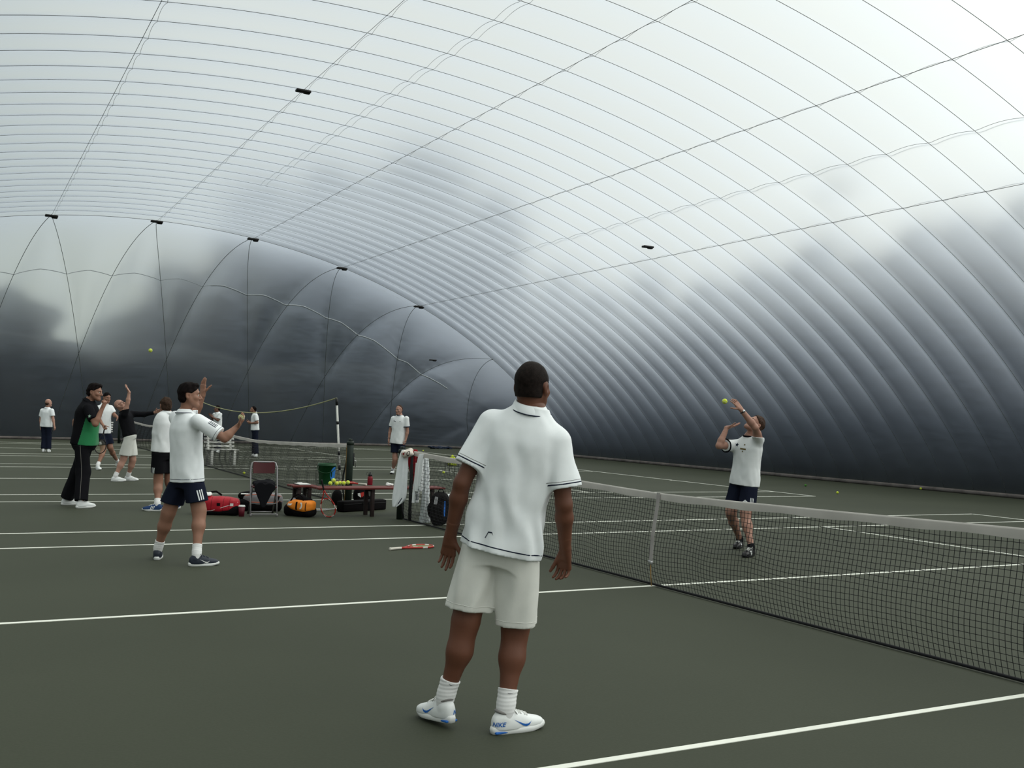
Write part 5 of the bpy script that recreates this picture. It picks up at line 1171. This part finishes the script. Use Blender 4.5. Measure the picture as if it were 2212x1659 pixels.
tr = bvh_obj(o[1]); Lb = lambda x, y, z: c + R @ np.array([x, y, z])
for nm, m_, py_, x_, z_ in (('silver_panel', BAGS, [[(-.05, -.07), (-.01, -.09), (.03, -.075), (-.055, .08), (-.08, .05)]], -.16, .15), ('black_patch', BAGK, [RECT(.05, .045)], .05, .165), ('white_badge', PAPER, [RECT(.045, .04)], .24, .165)):
    d_ = decal(tr, py_, Lb(x_, -.3, z_), R[:, 0], [0, 0, 1], lift=.003, dist=.3)
    if d_.n: d_.build(nm, m_, o[1])
for x_ in (-.06, .11, .20):
    pts = [];
    for z_ in np.linspace(.07, .285, 16):
        h_ = tr.ray_cast(Vector(Lb(x_ + .06*(z_-.1), -.5, z_)), Vector(R[:, 1]), .6)
        if h_[0] is not None: pts.append(np.array(h_[0]))
    if len(pts) > 3: b = MB(); b.tube(pts, .0035, 5); b.build('panel_seam', mat('dark_red_seam', srgb(105, 15, 26), .7), o[1])
pts = []
for x_, z_ in ((-.30, .10), (-.2, .055), (-.05, .07), (.1, .12), (.25, .17), (.32, .2)):
    h_ = tr.ray_cast(Vector(Lb(x_, -.5, z_)), Vector(R[:, 1]), .6)
    if h_[0] is not None: pts.append(np.array(h_[0]) - R[:, 1]*.002)
if len(pts) > 2: b = MB(); b.tube(pts, .004, 5); b.build('white_piping', RUBW, o[1])
b = MB(); b.tube([Lb(-.22, .0, .27), Lb(-.15, -.02, .33), Lb(-.02, -.02, .345), Lb(.06, .0, .29)], .014, 8, flat=.4); b.build('strap', BAGK, o[1])
pt = Lb(-.17, -.07, .272); F_ = Field(); F_.rbox(pt + [0, 0, .030], (.10, .06, .016), R, .014); F_.ell(pt + R[:, 0]*.05 + [0, 0, .047], (.05, .045, .018), R, .01); F_.add(lambda P: .005*noise3(P, 9, 50), [-1e9]*3, [1e9]*3, 0, 'd'); V, Fc = F_.mesh(.006); tag(mesh_obj('folded_towel', V, Fc, PAPER, base=pt), 'small folded white towel lying on top of the red bag', 'towel')
a, b_, R = bagframe((524, 1105), (604, 1106)); c = (a+b_)/2 + R[:, 1]*.20; c[2] = 0; Lb2 = lambda x, y, z, c=c, R=R: c + R @ np.array([x, y, z])
t, o = soft('grey and black racket bag with orange piping behind the folding chair', 'racket_bag', 'bag', c, R, [
    ('base', BAGK, lambda F, L: (F.rbox(L(-.02, 0, .09), (.335, .15, .09), R, .06), )), ('grey_shell', BAGG, lambda F, L: (F.ell(L(.03, -.01, .175), (.31, .155, .12), R, 0, pw=2.8),)), ('black_top', BAGK, lambda F, L: (F.ell(L(-.08, .05, .225), (.26, .13, .085), R, 0, pw=2.6), F.cone(L(-.25, -.02, .2), L(-.02, -.02, .31), .03, .025, .04)))], seed=13)
tr = bvh_obj(o[1])
for z0, bow in ((.215, .05), (.16, -.02)):
    pts = []
    for x_ in np.linspace(-.26, .30, 24):
        h_ = tr.ray_cast(Vector(Lb2(x_, -.5, z0 + bow*math.cos(x_*4))), Vector(R[:, 1]), .7)
        if h_[0] is not None: pts.append(np.array(h_[0]))
    if len(pts) > 3: b = MB(); b.tube(pts, .006, 6); b.build('orange_piping', BAGOR, o[1])
d_ = decal(tr, [[(-.02, -.11), (.03, -.11), (.11, .09), (.06, .09)]], Lb2(.18, -.4, .17), R[:, 0], [0, 0, 1], lift=.003, dist=.4); d_.n and d_.build('black_strap', BAGK, o[1])
b = MB(); b.box(Lb2(-.24, -.06, .262), (.16, .05, .02), R, bev=.006); tag(b.build('booklet', PAPER, base=Lb2(-.24, -.06, .255)), 'white booklet lying on the left end of the grey bag', 'booklet')
p = on_floor(521.5, 1115.5); CUP = mat('maroon_paper_cup', srgb(92, 22, 36), .5, var=.05); t = thing('paper_cup', 'maroon takeaway cup with a white lid between red bag and chair', 'cup', p); sc = depth_of(p)/FOC
b = MB(); b.lathe(p, [(.0001, 0), (5.6*sc, 0), (7.0*sc, 21.5*sc), (.0001, 21.5*sc)], 24); b.build('cup', CUP, t); b = MB(); b.lathe(p + [0, 0, 21.5*sc], [(7.3*sc, -.004), (7.4*sc, .004), (6.9*sc, .008), (6.7*sc, .018), (6.1*sc, .020), (6.0*sc, .014), (.0001, .014)], 24); b.build('lid', PAPER, t)
a, b_, R = bagframe((605, 1113), (675, 1119)); c = (a+b_)/2 + R[:, 1]*.10; c[2] = 0; Lb3 = lambda x, y, z, c=c, R=R: c + R @ np.array([x, y, z])
t, o = soft('orange and black sports bag in front of the short bench', 'sports_bag', 'bag', c, R, [
    ('base', BAGK, lambda F, L: (F.rbox(L(.0, 0, .085), (.245, .115, .085), R, .07), F.ell(L(-.17, -.02, .10), (.08, .11, .10), R, .03))), ('orange_shell', BAGO, lambda F, L: (F.ell(L(.07, -.02, .165), (.185, .122, .085), R, 0, pw=3), F.ell(L(-.10, -.02, .175), (.12, .115, .07), R, .02))), ('black_top', BAGK, lambda F, L: (F.ell(L(-.0, .03, .235), (.10, .08, .085), R, 0), F.ell(L(.09, .04, .225), (.09, .07, .075), R, .03))), ('grey_end', BAGG, lambda F, L: (F.ell(L(-.18, .03, .19), (.05, .10, .085), R, 0),))], seed=17, noise=.009)
tr = bvh_obj(o[1])
for nm, m_, py_, x_, z_ in (('white_crescent', PAPER, [[(.035*math.cos(q_), .05*math.sin(q_)) for q_ in np.linspace(-2.0, 2.0, 12)] + [(.012*math.cos(q_)-.004, .03*math.sin(q_)) for q_ in np.linspace(1.8, -1.8, 10)]], .10, .17), ('white_mark', PAPER, [[(-.05, -.02), (.03, -.012), (.05, .018), (.0, .01), (-.03, .018)]], -.10, .18), ('black_band', BAGK, [RECT(.03, .12)], .02, .165), ('black_band', BAGK, [RECT(.012, .12)], .19, .165)):
    d_ = decal(tr, py_, Lb3(x_, -.4, z_), R[:, 0], [0, 0, 1], lift=.003, dist=.4); d_.n and d_.build(nm, m_, o[1])
b = MB(); b.tube([Lb3(-.12, -.09, .23), Lb3(-.07, -.07, .31), Lb3(.0, -.05, .33), Lb3(.08, -.06, .29), Lb3(.11, -.09, .22)], .011, 8, flat=.5); b.build('strap', BAGK, t)
# under the bench: black bag, long black case
R = np.stack([BN[1], BN[2], [0, 0, 1]], 1); c = on_floor(781, 1091) + CFH*.16; c[2] = 0
t, o = soft('black kit bag with a red and white flash under the long bench', 'kit_bag', 'bag', c, R, [('body', BAGK, lambda F, L: (F.ell(L(.0, .0, .16), (.17, .13, .17), R, 0, pw=3),))], seed=19)
c2 = on_floor(729, 1092); c2[2] = 0
soft('small black pouch bag left of the tan-edged post, behind the leaning racket', 'pouch_bag', 'bag', c2, R, [('body', BAGK, lambda F, L: (F.ell(L(0, .06, .12), (.085, .10, .13), R, 0, pw=2.5), F.ell(L(.02, .05, .2), (.05, .07, .07), R, .04)))], seed=20)
tr = bvh_obj(o[0]); L4 = lambda x, y, z, c=c, R=R: c + R @ np.array([x, y, z])
for nm, m_, py_ in (('red_flash', FRR, [[(-.02, -.06), (.05, -.01), (.07, .05), (-.04, .02)]]), ('white_flash', PAPER, [[(-.08, -.03), (-.03, -.06), (-.045, .02), (-.085, .01)]])):
    d_ = decal(tr, py_, L4(-.06, -.4, .19), R[:, 0], [0, 0, 1], lift=.003, dist=.4); d_.n and d_.build(nm, m_, o[0])
a, b_ = on_floor(742, 1107), on_floor(835, 1101); x = unit(b_-a); R = np.stack([x, np.array([-x[1], x[0], 0]), [0, 0, 1.]], 1); c = (a+b_)/2 + R[:, 1]*.09; c[2] = .002; Ln = np.linalg.norm(b_-a)
t = thing('instrument_case', 'long low black case on the floor under the bench', 'case', c); b = MB(); b.box(c + [0, 0, .085], (Ln, .17, .17), R, bev=.02); b.build('case_body', BAGK, t); b = MB(); b.box(c + R[:, 1]*-.086 + [0, 0, .12], (Ln*.98, .006, .008), R); b.build('zip', RUBB, t); b = MB(); b.tube([c + R @ np.array([-.08, -.09, .13]), c + R @ np.array([-.05, -.12, .14]), c + R @ np.array([.05, -.12, .14]), c + R @ np.array([.08, -.09, .13])], .008, 6); b.build('handle', BAGK, t)

# ------------------------------------------------------------------ clothes over the near net
def hung(label, name, cat, rows, dep, m_, th=.035, seed=1, fold=.010, closed_top=True, extra=None):
    """a bunched cloth hanging: rows of (left px, right px, py); real thickness, gathered in folds"""
    r_ = np.random.RandomState(seed); ph = r_.uniform(0, 6.28, 4); n = 44; ang = np.linspace(0, 2*PI, n, endpoint=False); G = []
    rows = np.array(rows, float); k_ = np.linspace(0, len(rows)-1, len(rows)*6-5); rr = np.stack([np.interp(k_, np.arange(len(rows)), rows[:, i]) for i in range(rows.shape[1])], 1)
    for i in range(3): rr[1:-1] = (rr[:-2]+2*rr[1:-1]+rr[2:])/4
    for i, q in enumerate(rr):
        xl, xr, y = q[:3]; dp = dep + (q[3] if len(q) > 3 else 0); c = at_depth((xl+xr)/2, y, dp); hw_ = (xr-xl)/2*dp/FOC; f = i/len(rr); R_ = []
        for a_ in ang:
            x = math.cos(a_); yv = math.sin(a_); fd = fold*(math.sin(x*7 + ph[0] + f*2) + .6*math.sin(x*13 + ph[1] - f*3))*min(1, .3+f)
            R_.append(c + CRH*hw_*x*(1 + .03*math.sin(f*9 + ph[2])) + CFH*(th*(abs(yv)**.7)*np.sign(yv)*(1-.3*x*x) + fd))
        G.append(R_)
    G = np.array(G); b = MB(); Gc = np.concatenate([G, G[:, :1]], 1)[::-1]; b.grid(Gc); b.add(G[0], [tuple(range(n))]); b.add(G[-1], [tuple(range(n-1, -1, -1))])
    o = b.build(name, m_, base=at_depth((rows[0][0]+rows[0][1])/2, rows[0][2], dep)); return tag(o, label, cat)
DN = depth_of((-.13, 6.1, 1.0))
WJ = hung('white jacket hung from the net post, its cuff near the floor', 'jacket', 'jacket', [(868, 878, 972), (863, 881, 984), (858, 882, 1005), (854, 881, 1030), (850, 879, 1058), (847.5, 877, 1075), (847, 870, 1086), (847.5, 859, 1094)], DN-.16, WHITE, th=.05, seed=3, fold=.012)
b = decal(bvh_obj(WJ), [RECT(.010, .11)], at_depth(859, 1086, DN-.5), unit(CRH*.85+np.array([0, 0, -.5])), unit(CRH*.5+np.array([0, 0, .85])), dist=.6, lift=.002); b.n and b.build('navy_piping', TRIM, WJ)
REDT = cloth('red_towel_cloth', srgb(140, 18, 28)); CRT = cloth('cream_towel_cloth', srgb(205, 195, 185))
RT = hung('red and cream towel bunched over the top of the net post', 'towel', 'towel', [(889, 901, 971), (885, 903, 976), (882, 903, 986), (881, 902, 1000), (885, 900, 1020), (888, 897.5, 1046)], DN-.07, REDT, th=.03, seed=5)
F_ = Field(); c = at_depth(880, 979, DN-.22); Rt = np.stack([unit(CRH + np.array([0, 0, .35])), CFH, unit(np.array([0, 0, 1.]) - CRH*.35)], 1); F_.ell(c, (.085, .11, .055), Rt, 0, pw=2.8); F_.add(lambda P: .009*noise3(P, 31, 26), [-1e9]*3, [1e9]*3, 0, 'd'); V, Fc = F_.mesh(.007); tw = mesh_obj('cream_end', V, Fc, CRT, RT)
ring = [[(.026*math.cos(q_), .038*math.sin(q_)) for q_ in np.linspace(a_, a_+PI/4, 5)] + [(.016*math.cos(q_), .027*math.sin(q_)) for q_ in np.linspace(a_+PI/4, a_, 5)] for a_ in np.arange(8)*PI/4]
d_ = decal(bvh_obj(tw), [[(x*.9 + y*.25, y) for x, y in p_] for p_ in ring], c + CRH*.025 - CFH*.2, CRH, [0, 0, 1], sub=1, lift=.003, dist=.3); d_.n and d_.build('letter_print', FRK, tw)
d_ = decal(bvh_obj(tw), [[(-.02, -.02), (.0, -.03), (.012, .02), (-.01, .03)], [(-.035, .0), (-.028, -.03), (-.022, .02)]], c - CRH*.04 - CFH*.2, CRH, [0, 0, 1], sub=1, lift=.003, dist=.3); d_.n and d_.build('pattern_print', REDT, tw)
WT = hung('white track trousers with dark stripes folded over the net tape', 'trousers', 'trousers', [(905, 918, 981), (902, 917, 990), (899, 915.5, 1008), (896, 915, 1035), (894, 914.5, 1055), (895, 913, 1061)], depth_of((-.12, 5.75, 1))-.10, WHITE2, th=.032, seed=7)
WL = hung('leg', 'trouser_leg', 'x', [(898, 909, 1000), (895, 907, 1030), (892, 906, 1055), (890, 905, 1075), (889, 904, 1086)], depth_of((-.12, 5.75, 1))-.055, WHITE2, th=.022, seed=9)
for k_ in ('label', 'category'): del WL[k_]
wl = np.array(WL.location) - np.array(WT.location); WL.parent = WT; WL.location = wl
for i in (-1, 0, 1):
    pass
d_ = decal(bvh([np.array(v.co)+np.array(WT.location)+wl for v in WL.data.vertices], [p_.vertices[:] for p_ in WL.data.polygons]), [RECT(.011, .085, i*.021) for i in (-1, 0, 1)], at_depth(898.5, 1077, depth_of((-.12, 5.75, 1))-.4), CRH, [0, 0, 1], dist=.6, lift=.003)
if d_.n:
    so_ = d_.build('dark_stripes', TRIM, WT); so_.parent = WL; so_.location = -wl*0; me = so_.data
    for v in me.vertices: v.co -= Vector(wl)
hung('white tracksuit top hanging down the far side of the net to the floor', 'jacket', 'jacket', [(913, 926, 990), (914, 927.5, 1010), (914, 927.5, 1040), (911, 927.5, 1080), (907, 929, 1110), (904.5, 930, 1128), (904, 921, 1136)], depth_of((.02, 5.6, 1))+.20, WHITE, th=.05, seed=13, fold=.012)
b = MB(); p = np.array([-.13, 5.98, 0]); b.box(p + [0, 0, .52], (.03, .07, 1.0), bev=.006); tag(b.build('strap', RUBB, base=p), 'black vertical strap at the end of the near net beside the red towel', 'strap')
# behind the near net: backpack, white towel, ball basket
p = on_floor(948, 1136); p = p + CFH*.10; R = np.stack([CRH, CFH, [0, 0, 1]], 1)
t, o = soft('black backpack standing on the floor behind the near net', 'backpack', 'backpack', p, R, [('pack', BAGK, lambda F, L: (F.ell(L(0, .02, .23), (.135, .12, .24), R, 0, pw=3), F.ell(L(-.02, -.09, .17), (.10, .06, .14), R, .03, pw=3))), ('side_pocket', BAGK, lambda F, L: (F.ell(L(-.13, .02, .22), (.05, .07, .12), R, 0),))], seed=23)
tr = bvh_obj(o[0]); d_ = decal(tr, [[(-.03, -.05), (.02, -.05), (.035, .05), (-.01, .06)]], p + R @ np.array([-.06, -.4, .36]), R[:, 0], [0, 0, 1], dist=.5, lift=.003); d_.n and d_.build('silver_patch', BAGS, o[0])
d_ = decal(tr, [RECT(.02, .22)], p + R @ np.array([.075, -.4, .25]), R[:, 0], [0, 0, 1], dist=.5, lift=.003); d_.n and d_.build('blue_strap', BLUE, o[0])
b = MB(); b.tube([p + R @ np.array([-.04, .02, .46]), p + R @ np.array([-.02, .01, .52]), p + R @ np.array([.03, .01, .52]), p + R @ np.array([.05, .02, .46])], .009, 6); b.build('carry_loop', BAGK, o[0])
pq = p + R @ np.array([.19, .17, .40]); F_ = Field(); F_.ell(pq, (.12, .07, .06), R, 0, pw=2.5); F_.cone(pq + [0, 0, -.02], np.array([pq[0], pq[1], .10]), .05, .06, .03); F_.add(lambda P: .008*noise3(P, 41, 30), [-1e9]*3, [1e9]*3, 0, 'd'); F_.cut((0, 0, .003), (0, 0, -1)); V, Fc = F_.mesh(.008); tag(mesh_obj('towel', V, Fc, WHITE2, base=(pq[0], pq[1], 0)), 'white towel bunched behind the black backpack', 'towel')
hp_ = on_floor(976, 1028); hp_ = np.array([hp_[0], hp_[1], 0]); t = thing('ball_basket', 'wire basket full of yellow balls behind the near net, by the white sleeve', 'basket', hp_); sc = depth_of(hp_)/FOC
b = MB(); bw, hb0, hb1 = .135, .27, .52
for z_ in np.linspace(hb0, hb1, 6):
    f_ = .85 + .15*(z_-hb0)/(hb1-hb0); b.tube([hp_ + np.array([sx*bw*f_, sy*bw*f_, z_]) for sx, sy in ((-1, -1), (1, -1), (1, 1), (-1, 1))], .004, 5, closed=True)
for a_ in np.linspace(-1, 1, 6):
    for sx, sy in ((a_, -1), (a_, 1), (-1, a_), (1, a_)): b.tube([hp_ + np.array([sx*bw*.85, sy*bw*.85, hb0]), hp_ + np.array([sx*bw, sy*bw, hb1])], .003, 4)
for a_ in np.linspace(-1, 1, 7): b.tube([hp_ + np.array([a_*bw*.85, -bw*.85, hb0]), hp_ + np.array([a_*bw*.85, bw*.85, hb0])], .003, 4); b.tube([hp_ + np.array([-bw*.85, a_*bw*.85, hb0]), hp_ + np.array([bw*.85, a_*bw*.85, hb0])], .003, 4)
b.build('wire_basket', RUBB, t)
for sx in (-1, 1):
    for sy in (-1, 1): b = MB(); b.tube([hp_ + np.array([sx*bw, sy*bw, hb1]), hp_ + np.array([sx*bw*1.05, sy*bw*1.05, 0.0])], .006, 6); b.build('leg', RUBB, t)
k_ = 0; names = ['in the bottom layer', 'in the second layer', 'in the third layer', 'heaped above the rim']
for L_ in range(4):
    zz = hb0 + .004 + .033 + L_*.0585
    grid = [(-1, -1), (0, -1), (1, -1), (-1, 0), (0, 0), (1, 0), (-1, 1), (0, 1), (1, 1)] if L_ % 2 == 0 else [(-.5, -.5), (.5, -.5), (-.5, .5), (.5, .5)]
    for gx, gy in grid:
        ball((hp_[0] + gx*.0675, hp_[1] + gy*.0675, zz), 'yellow ball inside the wire basket, ' + names[L_], 'balls in the wire basket', seam=False)
ball((hp_[0], hp_[1], hb0 + .037 + 4*.0585 - .011), 'yellow ball topmost in the wire basket, above the rim', None, seam=False)
# small white things on the bench side, far benches
hung('white towel hanging from the underside edge of the long bench', 'towel', 'towel', [(795, 803, 1056.5), (796, 803.5, 1063), (797, 803, 1072)], depth_of(BN[4] + BN[1]*.9 + BN[2]*.42), PAPER, th=.01, seed=4, fold=.004)
WPAINT = mat('white_bench_paint', srgb(205, 205, 200), .5, var=.06)
def slat_bench(label, A, B, facing_back=False):
    A, B = np.array([A[0], A[1], 0.]), np.array([B[0], B[1], 0.]); d = unit(B-A); L = np.linalg.norm(B-A); n = np.array([-d[1], d[0], 0]); c = (A+B)/2; R = np.stack([d, n, [0, 0, 1]], 1)
    t = thing('slatted_bench', label, 'bench', c)
    for y in (.02, .12, .22, .32): b = MB(); b.box(c + n*y + [0, 0, .44], (L, .075, .03), R, bev=.005); b.build('seat_slat', WPAINT, t)
    Rb = R @ np.array(Matrix.Rotation(-.18, 3, 'X'))
    for z in (.53, .63, .73, .83): b = MB(); b.box(c + n*(.38 + (z-.5)*.2) + [0, 0, z], (L*.965, .025, .06), Rb, bev=.005); b.build('back_slat', WPAINT, t)
    for q in (-.36, .36):
        b = MB(); b.box(c + d*q*L + n*.02 + [0, 0, .21], (.07, .07, .42), R, bev=.006); b.box(c + d*q*L + n*.17 + [0, 0, .40], (.06, .36, .05), R, bev=.006); b.build('front_leg', WPAINT, t)
        b = MB(); p = c + d*q*L; b.tube([p + n*.36 + [0, 0, 0], p + n*.36 + [0, 0, .42], p + n*.455 + [0, 0, .86]], .035, 6, flat=.6); b.build('back_leg', WPAINT, t)
    return t
A = on_floor(517, 971, .45); B = on_floor(436, 970, .45); dd = unit(A-B); slat_bench('white slatted bench beyond the second net, behind the thrower\'s forearm', A - dd*.90, A)
A = on_floor(262, 941, .42); A = np.array([-.35, 38.0, 0]); B = at_depth(234, 937, depth_of(A)); dd = unit(np.array([B[0]-A[0], B[1]-A[1], 0])); slat_bench('far white slatted bench by the end wall, left of the black sweater', A + dd*1.5, A)
p = on_floor(922, 966.5); p[1] -= 1.6; p[2] = 0; b = MB(); Gs = np.array([[p + np.array([x, y, .06 + .02*math.sin(x*9+y*5) + .02*math.sin(x*23)]) for y in np.linspace(-.25, .25, 6)] for x in np.linspace(-.55, .55, 26)]); b.sheet(Gs, .08); tag(b.build('tarpaulin', mat('blue_tarpaulin', srgb(36, 46, 66), .6, var=.15), base=(p[0], p[1], 0)), 'low folded blue tarpaulin at the foot of the dark end wall', 'tarpaulin')
